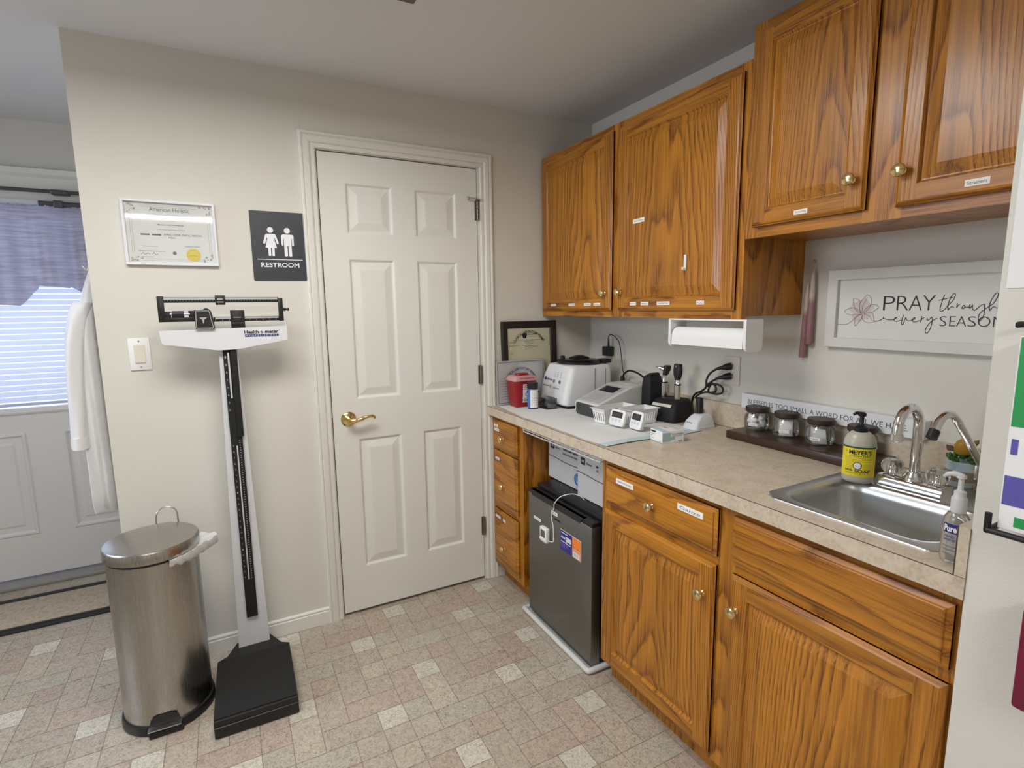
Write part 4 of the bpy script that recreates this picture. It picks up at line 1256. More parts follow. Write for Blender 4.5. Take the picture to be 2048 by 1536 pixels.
for r in range(4):
    for c in range(4):
        b.rect(0.035 - c * 0.021, 0.023 - c * 0.021, 0.030 + r * 0.014, 0.037 + r * 0.014, f2, FAINT)
b.build('keypad', an, local=True, smooth=0)
b = B(); b.rect(0.048, -0.054, 0.108, 0.160, f2, mat('dark_screen', (0.02, 0.02, 0.03), 0.15)); b.build('screen', an, local=True, smooth=0)
b = B(); b.box(0.06, 0.12, -0.05, 0.04, 0.1275, 0.1295, GREY, bevel=0.001); b.build('printer_cover', an, local=True)

# black pouch standing behind the analyser
b = B()
b.loft([[Vector((-0.098 + p[0], -0.595 + p[1] * 0.82, z)) for p in rrect(0, 0, hx, hy, 0.012, 6)] for z, hx, hy in ((ZC + 0.003, 0.04, 0.034), (ZC + 0.02, 0.042, 0.036), (1.06, 0.040, 0.034), (1.090, 0.036, 0.028), (1.098, 0.028, 0.018))], BLACKM)
b.box(-0.130, -0.066, -0.612, -0.594, 1.075, 1.107, BLACKM, bevel=0.008)
tag(b.build('pouch', smooth=45), 'black fabric pouch standing between the analyser and the otoscope', 'pouch', loc=(-0.098, -0.595, ZC))

# white baskets
def basket(label, x, y_, rot, L, W):
    t = thing('basket', label, 'basket', (x, y_, ZC + 0.003), rot, group='white slotted baskets')
    b = B()
    h = 0.062
    def pt(u, v, z):
        s = 0.86 + 0.14 * z / h
        return Vector((u * s, v * s, z))
    sides = []
    hx, hy = L / 2, W / 2
    per = [(-hx, -hy), (hx, -hy), (hx, hy), (-hx, hy)]
    for k in range(4):
        a, c = Vector(per[k]), Vector(per[(k + 1) % 4])
        ln = (c - a).length
        n = max(3, int(ln / 0.0125))
        for q in range(n):
            p0, p1 = a.lerp(c, (q + 0.0) / n), a.lerp(c, (q + 1.0) / n)
            m0, m1 = a.lerp(c, (q + 0.32) / n), a.lerp(c, (q + 0.68) / n)
            def strip(g0, g1, z0, z1):
                b.face([pt(*g0, z0), pt(*g1, z0), pt(*g1, z1), pt(*g0, z1)], WHITE)
            strip(p0, p1, 0.0, 0.012); strip(p0, p1, 0.046, h)
            strip(p0, m0, 0.012, 0.046); strip(m1, p1, 0.012, 0.046)
    b.face([pt(*p, 0.001) for p in per], WHITE)
    rim = []
    for p in per:
        rim.append([Vector((p[0] + math.copysign(w, p[0]), p[1] + math.copysign(w, p[1]), z)) for w, z in ((0, h - 0.004), (0.005, h - 0.002), (0.006, h + 0.001), (0.0, h + 0.001))])
    rim.append(rim[0])
    b.loft(rim, WHITE, False, False)
    b.build('slotted_body', t, local=True, smooth=0)
    return t
basket('white slotted basket next to the analyser', -0.335, -0.622, 0.10, 0.185, 0.072)
basket('white slotted basket next to the black charging base', -0.272, -0.708, 0.06, 0.140, 0.080)

# kitchen timers
LCD = mat('timer_lcd', (0.035, 0.035, 0.038), 0.2)
BTN = mat('pale_blue_button', (0.50, 0.60, 0.70), 0.5)
def timer(label, x, y_, rot, w, h):
    t = thing('digital_timer', label, 'timer', (x, y_, ZC + 0.003), rot, group='white digital timers')
    M_ = Matrix.Rotation(0.30, 4, 'Y')
    b = B(); b.loft([[M_ @ Vector((xx, p[0], p[1])) for p in rrect(0, h / 2, w / 2 - i_, h / 2 - i_, 0.013, 6)] for xx, i_ in ((0.0, 0.002), (-0.002, 0), (-0.012, 0), (-0.0145, 0.003))], WHITE)
    b.xf(Matrix.Translation((0, 0, 0.004)))
    b.build('case', t, local=True, smooth=40)
    f = lambda a, c: M_ @ Vector((-0.0150, a, c)) + Vector((0, 0, 0.004))
    b = B(); b.rect(w * 0.36, -w * 0.36, h * 0.50, h * 0.86, f, LCD)
    b.text('00:00', w * 0.25, -w * 0.25, h * 0.58, h * 0.78, lambda a, c: f(a, c) + Vector((-0.0006, 0, 0)), mat('lcd_digit', (0.10, 0.085, 0.08), 0.4)); b.build('display', t, local=True, smooth=0)
    for k in (-1, 0, 1):
        b = B(); b.disc(-k * w * 0.25, h * 0.34, 0.0058, f, BTN, seg=16); b.build('button', t, local=True, smooth=0)
    b = B(); b.box(0.016, 0.028, -0.012, 0.012, 0, 0.03, WHITE, bevel=0.003); b.build('stand', t, local=True)
timer('white digital timer leaning on the left, by the slotted basket', -0.402, -0.727, 0.10, 0.080, 0.066)
timer('white digital timer leaning on the right, by the small pale box', -0.377, -0.812, -0.02, 0.068, 0.070)

# small carton
TEAL = mat('pale_teal_print', (0.36, 0.50, 0.52), 0.6)
SKYB = mat('pale_sky_print', (0.50, 0.62, 0.74), 0.6)
sb = thing('swab_box', 'small white and pale teal carton near the front counter edge', 'box', (-0.381, -0.980, ZC), -0.14)
b = B(); b.box(-0.046, 0.046, -0.035, 0.035, 0.0005, 0.044, PAPER, bevel=0.0008); b.build('carton', sb, local=True, smooth=0)
b = B()
fa = lambda a, c: Vector((-0.0466, a, c))
b.rect(0.034, -0.034, 0.0008, 0.005, fa, TEAL); b.rect(0.031, 0.003, 0.034, 0.040, fa, INK); b.rect(0.031, 0.006, 0.027, 0.029, fa, FAINT); b.rect(0.030, 0.024, 0.019, 0.024, fa, GREYINK); b.rect(0.028, 0.010, 0.011, 0.013, fa, FAINT); b.rect(-0.020, -0.030, 0.007, 0.009, fa, FAINT)
fb = lambda a, c: Vector((a, -0.0356, c))
b.rect(-0.045, -0.010, 0.006, 0.038, fb, TEAL); b.rect(-0.010, 0.008, 0.012, 0.022, fb, TEAL); b.rect(-0.006, 0.045, 0.030, 0.034, fb, FAINT); b.rect(-0.004, 0.038, 0.024, 0.027, fb, TEAL); b.rect(0.022, 0.040, 0.005, 0.008, fb, GREYINK)
fc_ = lambda a, c: Vector((a, c, 0.0446))
b.rect(-0.046, -0.020, -0.035, 0.035, fc_, SKYB); b.rect(0.0, 0.012, 0.005, 0.03, fc_, mat('olive_print', (0.42, 0.38, 0.22), 0.6)); b.rect(0.02, 0.04, -0.028, 0.03, fc_, mat('pale_grey_print', (0.60, 0.62, 0.60), 0.6))
b.build('printing', sb, local=True, smooth=0)

# diagnostic set base with two instruments
cbse = thing('charging_base', 'black desk charging base holding two instruments', 'charging base', (-0.106, -0.716, ZC + 0.003), 0.12)
b = B()
b.loft([[Vector((p[0], p[1], z)) for p in rrect(cx_, 0, hx, hy, 0.02, 6)] for z, cx_, hx, hy in ((0, 0, 0.072, 0.072), (0.015, 0, 0.074, 0.074), (0.055, 0.004, 0.064, 0.070), (0.082, 0.014, 0.05, 0.062), (0.088, 0.016, 0.044, 0.055))], BLACKM)
b.build('base', cbse, local=True, smooth=40)
fw2 = lambda a, c: Vector((-0.0612 + (c - 0.055) * 0.90 - 0.0015, a, c + 0.001))
b = B(); b.rect(0.052, -0.046, 0.060, 0.070, fw2, mat('cream_label', (0.72, 0.69, 0.58), 0.6))
for k in range(2):
    b.rect(0.045, -0.03, 0.0625 + k * 0.0035, 0.0635 + k * 0.0035, lambda a, c: fw2(a, c) + Vector((-0.0006, 0, 0.0004)), FAINT)
b.build('label_strip', cbse, local=True, smooth=0)
b = B(); b.text('WelchAllyn', 0.040, -0.005, 0.030, 0.037, lambda a, c: Vector((-0.0722, a, c)), mat('silver_print', (0.22, 0.22, 0.22), 0.5)); b.build('lettering', cbse, local=True, smooth=0)
HAND = brushed('knurled_silver', (0.66, 0.64, 0.62), 0.25, amt=0.08)
def inst(name, label, x, y_):
    t = thing(name, label, 'instrument', (x, y_, ZC + 0.0915))
    b = B(); b.lathe([(0.0, 0), (0.013, 0), (0.0135, 0.004), (0.0135, 0.062), (0.0115, 0.064)], (0, 0, 0), (0, 0, 1), HAND, seg=20); b.build('handle', t, local=True)
    b = B(); b.lathe([(0.0142, 0.060), (0.0142, 0.066), (0.011, 0.066)], (0, 0, 0), (0, 0, 1), BLACK, seg=20); b.build('collar', t, local=True)
    return t
ot = inst('otoscope', 'silver-handled otoscope with pointed tip, left in the charging base', -0.094, -0.665)
b = B(); b.lathe([(0.0105, 0.066), (0.009, 0.074), (0.0078, 0.088), (0.008, 0.096), (0.0, 0.096)], (0, 0, 0), (0, 0, 1), CHROME, seg=20); b.build('neck', ot, local=True)
b = B()
b.loft([[Vector((p[0], p[1], z)) for p in rrect(cx_, -0.002 - cx_ * 0.3, hx, 0.010, 0.006, 5)] for z, cx_, hx in ((0.094, 0.001, 0.009), (0.100, 0.003, 0.011), (0.116, 0.008, 0.016), (0.130, 0.010, 0.017), (0.136, 0.010, 0.012))], BLACK)
b.build('head', ot, local=True, smooth=45)
b = B(); b.lathe([(0.0105, 0), (0.0075, 0.010), (0.004, 0.020), (0.0028, 0.030), (0.004, 0.034), (0.0, 0.034)], (-0.004, 0.004, 0.121), (-0.62, 0.72, 0.30), CHROME, seg=18); b.build('ear_tip', ot, local=True)
op_ = inst('ophthalmoscope', 'silver-handled ophthalmoscope with black oval head in the charging base', -0.102, -0.750)
b = B(); b.lathe([(0.0105, 0.066), (0.0095, 0.070), (0.0085, 0.084), (0.0, 0.084)], (0, 0, 0), (0, 0, 1), CHROME, seg=20); b.build('neck', op_, local=True)
b = B()
b.loft([[Vector((p[0], p[1], z)) for p in rrect(0, 0, 0.011, hy, 0.007, 5)] for z, hy in ((0.083, 0.009), (0.090, 0.012), (0.105, 0.0185), (0.125, 0.0195), (0.145, 0.017), (0.150, 0.015))], BLACK)
b.lathe([(0.004, 0), (0.004, 0.003), (0.0, 0.003)], (-0.010, 0.0, 0.141), (-1, 0, 0), NICKEL, seg=12)
b.build('head', op_, local=True, smooth=45)

# small white charger with a black handset
wc = thing('battery_charger', 'small white desk charger near the wall, black handset in it', 'charger', (-0.122, -0.890, ZC + 0.0005), 0.05)
b = B()
b.loft([[Vector((p[0], p[1], z)) for p in rrect(cx_, 0, hx, hy, 0.012, 6)] for z, cx_, hx, hy in ((0, 0, 0.058, 0.036), (0.008, 0, 0.058, 0.036), (0.009, 0, 0.0565, 0.0345), (0.03, 0.004, 0.05, 0.032), (0.048, 0.012, 0.036, 0.026), (0.055, 0.014, 0.026, 0.02))], mat('charger_white', (0.70, 0.72, 0.76), 0.35))
b.build('base', wc, local=True, smooth=40)
b = B(); b.text('WelchAllyn', 0.02, -0.008, 0.022, 0.027, lambda a, c: Vector((-0.0565 + (c - 0.009) * 0.5 - 0.001, a, c)), GREYINK, bold=0.03); b.disc(-0.012, 0.012, 0.0018, lambda a, c: Vector((-0.0575, a, c)), PAPER, seg=12); b.build('lettering', wc, local=True, smooth=0)
b = B(); b.loft([[Vector((p[0] - 0.112, p[1] - 0.880, z)) for p in rrect(0, 0, hx, hy, 0.007, 6)] for z, hx, hy in ((0.9735, 0.013, 0.013), (1.02, 0.012, 0.013), (1.034, 0.011, 0.012), (1.037, 0.008, 0.009))], BLACK)
b.box(-0.1255, -0.1245, -0.879, -0.878, 0.978, 1.012, GREYINK)
tag(b.build('handset', smooth=45), 'black handset standing upright in the small white charger', 'handset', loc=(-0.108, -0.89, 0.973))

# ================================================================== RIGHT WALL
PLATE = mat('almond_plate', (0.66, 0.63, 0.56), 0.4)
def outlet(label, y_, z):
    t = thing('wall_outlet', label, 'outlet', (0, y_, z - 0.057))
    b = B(); b.box(-0.0055, 0, y_ - 0.0375, y_ + 0.0375, z - 0.057, z + 0.057, PLATE, bevel=0.002); b.build('cover_plate', t)
    for dz in (-0.0195, 0.0195):
        b = B(); b.box(-0.0068, -0.005, y_ - 0.0165, y_ + 0.0165, z + dz - 0.0145, z + dz + 0.0145, PLATE, bevel=0.0008); b.box(-0.0071, -0.006, y_ - 0.008, y_ - 0.006, z + dz - 0.002, z + dz + 0.008, BLACK); b.box(-0.0071, -0.006, y_ + 0.006, y_ + 0.008, z + dz - 0.002, z + dz + 0.008, BLACK)
        b.build('socket', t, smooth=0)
    b = B(); b.lathe([(0.003, 0), (0.003, 0.001), (0, 0.0015)], (-0.0055, y_, z), (-1, 0, 0), NICKEL, seg=12); b.build('screw', t)
outlet('almond wall outlet beside the sign block, two black plugs in it', -0.938, 1.142)
outlet('almond wall outlet in the corner behind the centrifuge, black adapter in it', -0.175, 1.142)

CORD = mat('black_cord', (0.012, 0.012, 0.012), 0.5)
ad = thing('power_adapter', 'black cube power adapter with thin cord in the corner outlet', 'power adapter', (-0.025, -0.187, 1.150))
b = B(); b.box(-0.044, -0.0072, -0.214, -0.160, 1.148, 1.196, BLACK, bevel=0.004); b.build('case', ad)
b = B(); b.tube([(-0.030, -0.196, 1.194), (-0.030, -0.196, 1.215), (-0.030, -0.194, 1.238)], [0.006, 0.005, 0.0028], CORD, seg=10); b.build('plug_sleeve', ad)
b = B(); b.tube([(-0.030, -0.194, 1.236), (-0.030, -0.198, 1.250), (-0.030, -0.212, 1.258), (-0.030, -0.240, 1.252), (-0.029, -0.270, 1.232), (-0.028, -0.286, 1.20), (-0.026, -0.292, 1.16), (-0.027, -0.305, 1.10), (-0.032, -0.322, 1.055), (-0.045, -0.335, 1.02), (-0.055, -0.345, 0.965), (-0.06, -0.355, 0.925)], 0.0022, CORD, seg=8, smooth=6); b.build('cord', ad, smooth=60)
b = B()
b.tube([(-0.045, -0.325, 0.96), (-0.045, -0.330, 1.045), (-0.05, -0.350, 1.075), (-0.06, -0.395, 1.093), (-0.07, -0.45, 1.092), (-0.085, -0.51, 1.082), (-0.095, -0.548, 1.066), (-0.098, -0.560, 1.045)], 0.0045, CORD, seg=8, smooth=6)
b.tube([(-0.045, -0.325, 1.0), (-0.04, -0.31, 1.045), (-0.045, -0.33, 1.06), (-0.06, -0.36, 1.05), (-0.075, -0.39, 1.0), (-0.08, -0.395, 0.93)], 0.003, CORD, seg=8, smooth=6)
b.build('power_cord', an, smooth=60)

def plug(label, z, pts, r0, nm, loc):
    t = thing('power_plug', label, 'plug', loc)
    b = B(); b.lathe([(0.013, 0.0), (0.0145, 0.004), (0.0135, 0.020), (0.008, 0.036), (0.0055, 0.052), (0.0045, 0.06)], (-0.0072, -0.940, z), Vector((-0.55, 0.78, -0.22)), BLACK, seg=16, sx=r0); b.build('plug_body', t)
    b = B(); b.tube(pts, 0.0042, CORD, seg=8, smooth=6); b.build('cord', t, smooth=60)
plug('upper black plug in the wall outlet with curved cord', 1.1615, [(-0.038, -0.896, 1.149), (-0.050, -0.872, 1.128), (-0.055, -0.860, 1.10), (-0.055, -0.858, 1.07), (-0.05, -0.83, 1.050), (-0.035, -0.79, 1.034), (-0.024, -0.765, 1.015), (-0.0225, -0.755, 0.985), (-0.0225, -0.752, 0.95), (-0.0225, -0.75, 0.925)], 0.8, 'a', (-0.007, -0.94, 1.16))
plug('lower black plug in the wall outlet with looped cord', 1.1225, [(-0.038, -0.896, 1.108), (-0.05, -0.880, 1.095), (-0.05, -0.862, 1.075), (-0.052, -0.872, 1.089), (-0.05, -0.892, 1.087), (-0.05, -0.905, 1.073), (-0.048, -0.898, 1.056), (-0.05, -0.868, 1.052), (-0.052, -0.880, 1.083), (-0.046, -0.908, 1.087), (-0.042, -0.930, 1.076), (-0.042, -0.928, 1.056), (-0.048, -0.905, 1.048), (-0.053, -0.868, 1.051), (-0.055, -0.843, 1.046), (-0.056, -0.815, 1.030), (-0.045, -0.80, 1.017), (-0.035, -0.790, 1.018), (-0.028, -0.790, 1.005), (-0.027, -0.805, 0.985), (-0.030, -0.825, 0.96), (-0.035, -0.838, 0.925)], 1.15, 'b', (-0.007, -0.94, 1.12))

# paper towels under the corner cabinet
ph = thing('paper_towel_holder', 'white plastic paper towel holder under the corner wall cabinet', 'paper towel holder', (-0.285, -1.08, 1.25))
b = B(); b.box(-0.325, -0.245, -1.24, -0.918, 1.3495, 1.3555, WHITE, bevel=0.002); b.build('mounting_bar', ph)
for y0 in (-0.926, -1.248):
    b = B()
    pr = rrect(-0.285, 1.305, 0.040, 0.05, 0.018, 6)
    pr = [(-0.245, 1.3555), (-0.325, 1.3555), (-0.325, 1.272)] + [(-0.325 + 0.02 * (1 - math.cos(a)), 1.272 - 0.02 * math.sin(a)) for a in (0.5, 1.0, 1.5)] + [(-0.265, 1.252)] + [(-0.265 + 0.02 * math.sin(a), 1.272 - 0.02 * math.cos(a)) for a in (0.5, 1.0, 1.5)]
    b.prism(pr, lambda a, c, d: Vector((a, d, c)), y0, y0 + 0.011, WHITE)
    b.build('bracket', ph, smooth=20)
TOWEL = mat('paper_towel', (0.80, 0.80, 0.79), 0.9, bump=0.2, bscale=300)
b = B(); b.lathe([(0.012, 0), (0.033, 0), (0.0335, 0.002), (0.0335, 0.304), (0.033, 0.306), (0.012, 0.306)], (-0.290, -1.236, 1.292), (0, 1, 0), TOWEL, seg=36)
b.box(-0.3242, -0.3236, -1.235, -0.931, 1.262, 1.292, TOWEL)
tag(b.build('paper_towel_roll', smooth=40), 'white paper towel roll in the holder under the cabinet', 'paper towel roll', loc=(-0.29, -1.08, 1.258))

# taper candles hanging from a nail by their shared wick
CND, kt, kb = new_mat('dipped_taper_wax')
_tc = N(kt, 'ShaderNodeTexCoord'); _s = N(kt, 'ShaderNodeSeparateXYZ'); kt.links.new(_tc.outputs['Generated'], _s.inputs[0])
_c = ramp(kt, _s.outputs[2], [(0.0, (0.31, 0.16, 0.18)), (0.56, (0.34, 0.185, 0.20)), (0.66, (0.62, 0.52, 0.45)), (1.0, (0.64, 0.57, 0.48))])
kt.links.new(_c, kb.inputs['Base Color']); kb.inputs['Roughness'].default_value = 0.45
def candle(label, x, y_, z0, z1, lean):
    t = thing('taper_candle', label, 'candle', (x, y_, z0), group='pink taper candles hanging on the wall')
    b = B(); L_ = z1 - z0
    b.lathe([(0.0, 0), (0.0105, 0.0), (0.0112, 0.004), (0.0108, L_ * 0.3), (0.0092, L_ * 0.7), (0.0065, L_ * 0.92), (0.003, L_), (0, L_ + 0.001)], (x, y_, z0), (0, lean, 1), CND, seg=20); b.build('wax', t)
    return t
ca = candle('front pink-to-cream taper candle, the higher one hanging on the wall', -0.016, -1.256, 1.266, 1.510, 0.0)
b = B(); b.tube([(-0.016, -1.256, 1.508), (-0.014, -1.255, 1.53), (-0.006, -1.252, 1.545), (-0.010, -1.246, 1.53), (-0.012, -1.240, 1.468)], 0.0011, mat('wick_cotton', (0.62, 0.58, 0.5), 0.8), seg=6, smooth=5)
b.build('wick', ca)
candle('rear pink-to-cream taper candle, the lower one hanging on the wall', -0.013, -1.234, 1.219, 1.472, -0.018)
b = B(); b.lathe([(0.0, 0), (0.0012, 0), (0.0012, 0.010), (0.003, 0.010), (0.003, 0.0115), (0, 0.0115)], (0, -1.252, 1.543), (-1, 0, 0.1), NICKEL, seg=10)
tag(b.build('nail'), 'small nail in the wall holding the candle wick', 'nail', loc=(0, -1.252, 1.543))

# framed PRAY sign
WW = mat('whitewashed_wood', (0.68, 0.67, 0.64), 0.6, noise=0.06, nscale=18)
SIGNW = mat('sign_board_white', (0.72, 0.71, 0.68), 0.65)
ps = thing('framed_sign', 'white framed sign reading PRAY through every SEASON above the sink', 'sign', (-0.012, -1.60, 1.262))
b = B()
y0, y1, z0, z1 = -1.895, -1.312, 1.262, 1.507
rings = []
for yy, zz, sy, sz in ((y1, z0, -1, 1), (y0, z0, 1, 1), (y0, z1, 1, -1), (y1, z1, -1, -1), (y1, z0, -1, 1)):
    rings.append([Vector((-d, yy + sy * w, zz + sz * w)) for w, d in ((0, 0), (0, 0.022), (0.001, 0.0235), (0.030, 0.0235), (0.031, 0.0225), (0.031, 0.0))])
b.loft(rings, WW, False, False)
b.build('frame', ps, smooth=20)
b = B(); b.box(-0.010, -0.001, y0 + 0.028, y1 - 0.028, z0 + 0.028, z1 - 0.028, SIGNW); b.build('board', ps, smooth=0)
TH = [[(-1.6302, 1.4226), (-1.6267, 1.4088), (-1.6238, 1.3928), (-1.6227, 1.3808), (-1.6252, 1.3768), (-1.6294, 1.3783), (-1.6364, 1.3857), (-1.64, 1.3927), (-1.6462, 1.3995), (-1.652, 1.4093), (-1.6547, 1.42), (-1.654, 1.4239), (-1.6506, 1.4245), (-1.6469, 1.4192), (-1.6429, 1.4085), (-1.6403, 1.3947), (-1.6412, 1.3798)], [(-1.6175, 1.4064), (-1.63, 1.4102), (-1.6498, 1.4147)], [(-1.6412, 1.3798), (-1.6456, 1.3867), (-1.6491, 1.3901), (-1.6521, 1.3886), (-1.6553, 1.3855)], [(-1.6611, 1.3994), (-1.6607, 1.3852)], [(-1.6609, 1.3876), (-1.6641, 1.3935), (-1.6671, 1.3959)], [(-1.6771, 1.3938), (-1.6734, 1.3895), (-1.6726, 1.3846), (-1.6759, 1.3841), (-1.6783, 1.3885), (-1.6771, 1.3933)], [(-1.678, 1.388), (-1.6832, 1.388), (-1.688, 1.3879)], [(-1.69, 1.3966), (-1.6884, 1.3884), (-1.6899, 1.3846), (-1.6926, 1.3894), (-1.6954, 1.3941)], [(-1.6954, 1.3941), (-1.6951, 1.3884), (-1.6969, 1.3816), (-1.7006, 1.3797), (-1.7043, 1.3826), (-1.7099, 1.3892), (-1.7156, 1.3944), (-1.7201, 1.3953)], [(-1.7201, 1.3953), (-1.7211, 1.3844), (-1.7215, 1.3712), (-1.72, 1.3626), (-1.7162, 1.354), (-1.7125, 1.3521), (-1.7103, 1.3597), (-1.7111, 1.3673), (-1.7157, 1.3759), (-1.7214, 1.3816), (-1.727, 1.3868), (-1.7333, 1.3919), (-1.74, 1.4002), (-1.7448, 1.4122), (-1.7463, 1.4205), (-1.7444, 1.4242), (-1.7409, 1.4225), (-1.7365, 1.4142), (-1.7323, 1.4022), (-1.7306, 1.3882), (-1.7323, 1.3783)], [(-1.7323, 1.3783), (-1.7362, 1.3853), (-1.7403, 1.389), (-1.7443, 1.3862), (-1.7473, 1.3853), (-1.7507, 1.389)]]
EV = [[(-1.4798, 1.3608), (-1.4793, 1.3557)], [(-1.4579, 1.3466), (-1.4693, 1.3489), (-1.4802, 1.3557), (-1.489, 1.3528), (-1.5003, 1.3514), (-1.5085, 1.3531), (-1.5138, 1.3561), (-1.5163, 1.3592), (-1.5135, 1.3591), (-1.5094, 1.3541), (-1.5107, 1.3491), (-1.5163, 1.3476), (-1.5287, 1.3513)], [(-1.5337, 1.3673), (-1.531, 1.3564), (-1.5298, 1.3434), (-1.5317, 1.3375), (-1.5349, 1.3415), (-1.5377, 1.3515), (-1.5401, 1.3594)], [(-1.5401, 1.3594), (-1.542, 1.3535), (-1.5467, 1.3501), (-1.5554, 1.3508), (-1.5612, 1.3548), (-1.5643, 1.3582), (-1.5617, 1.3587), (-1.5569, 1.3537), (-1.5582, 1.3484), (-1.5636, 1.3465), (-1.572, 1.3491), (-1.5778, 1.3511)], [(-1.5802, 1.3637), (-1.5787, 1.3453)], [(-1.5788, 1.3502), (-1.5824, 1.357), (-1.5869, 1.359)], [(-1.5941, 1.3581), (-1.5946, 1.3524), (-1.5987, 1.3534), (-1.6046, 1.3616)], [(-1.6046, 1.3616), (-1.6069, 1.3545), (-1.6062, 1.343), (-1.6041, 1.3296), (-1.6, 1.3189), (-1.5952, 1.3158), (-1.5922, 1.3215), (-1.594, 1.3302), (-1.5997, 1.3419), (-1.6079, 1.3516), (-1.618, 1.3584)]]
FL = [[(-1.3432, 1.3357), (-1.3648, 1.3347), (-1.3776, 1.3379), (-1.3889, 1.3472), (-1.3969, 1.3571), (-1.4073, 1.3653), (-1.4172, 1.3677)], [(-1.4172, 1.3677), (-1.4025, 1.3669), (-1.3876, 1.3651), (-1.3753, 1.3675), (-1.3641, 1.3757), (-1.371, 1.3823), (-1.3819, 1.3867), (-1.3939, 1.3863), (-1.4046, 1.3806), (-1.4147, 1.3701)], [(-1.4147, 1.3701), (-1.4051, 1.3741), (-1.3965, 1.383), (-1.3908, 1.396), (-1.389, 1.4082), (-1.3888, 1.4163), (-1.3987, 1.4153), (-1.4079, 1.4079), (-1.4126, 1.3974), (-1.4135, 1.3862), (-1.4122, 1.3725)], [(-1.4122, 1.3725), (-1.4085, 1.3903), (-1.4099, 1.4023), (-1.4174, 1.4149), (-1.4258, 1.4243), (-1.4313, 1.4269), (-1.4375, 1.4209), (-1.4425, 1.4097), (-1.4416, 1.3972), (-1.4351, 1.3837), (-1.4224, 1.371)], [(-1.4172, 1.3685), (-1.4173, 1.3862), (-1.4202, 1.399), (-1.4285, 1.4143)], [(-1.4186, 1.3702), (-1.4288, 1.3861), (-1.4403, 1.3948), (-1.4476, 1.3967), (-1.4566, 1.3958), (-1.4642, 1.3887), (-1.4591, 1.3829), (-1.4485, 1.3758), (-1.4375, 1.3726), (-1.4226, 1.3686)], [(-1.4442, 1.3734), (-1.45, 1.3664), (-1.4531, 1.3561), (-1.4552, 1.3482), (-1.4587, 1.3463)], [(-1.4587, 1.3463), (-1.4491, 1.3497), (-1.4399, 1.3615), (-1.4304, 1.3662), (-1.4227, 1.3674)], [(-1.419, 1.3653), (-1.4189, 1.3557), (-1.4259, 1.3462), (-1.4361, 1.3419), (-1.4474, 1.3426), (-1.4587, 1.3463), (-1.4692, 1.3485), (-1.4796, 1.3549)], [(-1.4181, 1.3669), (-1.4173, 1.3573), (-1.4125, 1.3484), (-1.4048, 1.3369), (-1.3997, 1.3314), (-1.3972, 1.3383), (-1.397, 1.3514), (-1.403, 1.3596), (-1.415, 1.3665)]]
b = B()
BL1 = mat('blush_wash', (0.63, 0.545, 0.525), 0.7)
f0 = fx(-0.0103)
b.face([f0(-1.414 + (0.033 + 0.004 * math.sin(5 * a) + 0.003 * math.sin(9 * a + 1)) * math.cos(a), 1.380 + (0.034 + 0.004 * math.sin(4 * a) + 0.003 * math.sin(11 * a)) * math.sin(a)) for a in [2 * PI * k / 60 for k in range(60)]], BL1)
for s in FL:
    b.ribbon(s, 0.0011, fx(-0.0107), mat('sepia_line', (0.14, 0.11, 0.105), 0.6))
b.build('flower_print', ps, smooth=0)
b = B(); f = fx(-0.0108)
for s in TH + EV:
    b.ribbon(s, 0.0017, f, INK)
for ch, a0, a1 in (('P', -1.4765, -1.5075), ('R', -1.5135, -1.5445), ('A', -1.5455, -1.5785), ('Y', -1.5790, -1.6105)):
    b.text(ch, a0, a1, 1.3795, 1.4215, f, INK, bold=-0.018)
for ch, a0, a1 in (('S', -1.6245, -1.6405), ('E', -1.6475, -1.6615), ('A', -1.6635, -1.6855), ('S', -1.6885, -1.7065), ('O', -1.7105, -1.7365), ('N', -1.7425, -1.766)):
    b.text(ch, a0, a1, 1.3365, 1.3635, f, INK, bold=-0.018)
b.build('lettering', ps, smooth=0)

# BLESSED block on top of the backsplash
bs = thing('block_sign', 'long white block sign reading BLESSED IS TOO SMALL A WORD FOR ALL WE HAVE', 'sign', (-0.018, -1.32, 1.0125))
b = B(); b.box(-0.036, -0.0005, -1.626, -1.016, 1.0125, 1.067, mat('block_white', (0.73, 0.74, 0.76), 0.5), bevel=0.001); b.build('block', bs, smooth=0)
b = B(); b.text('BLESSED IS TOO SMALL A WORD FOR ALL WE HAVE.', -1.045, -1.585, 1.0305, 1.0475, fx(-0.0366), mat('sign_grey_ink', (0.06, 0.065, 0.07), 0.6), bold=-0.005); b.build('lettering', bs, smooth=0)

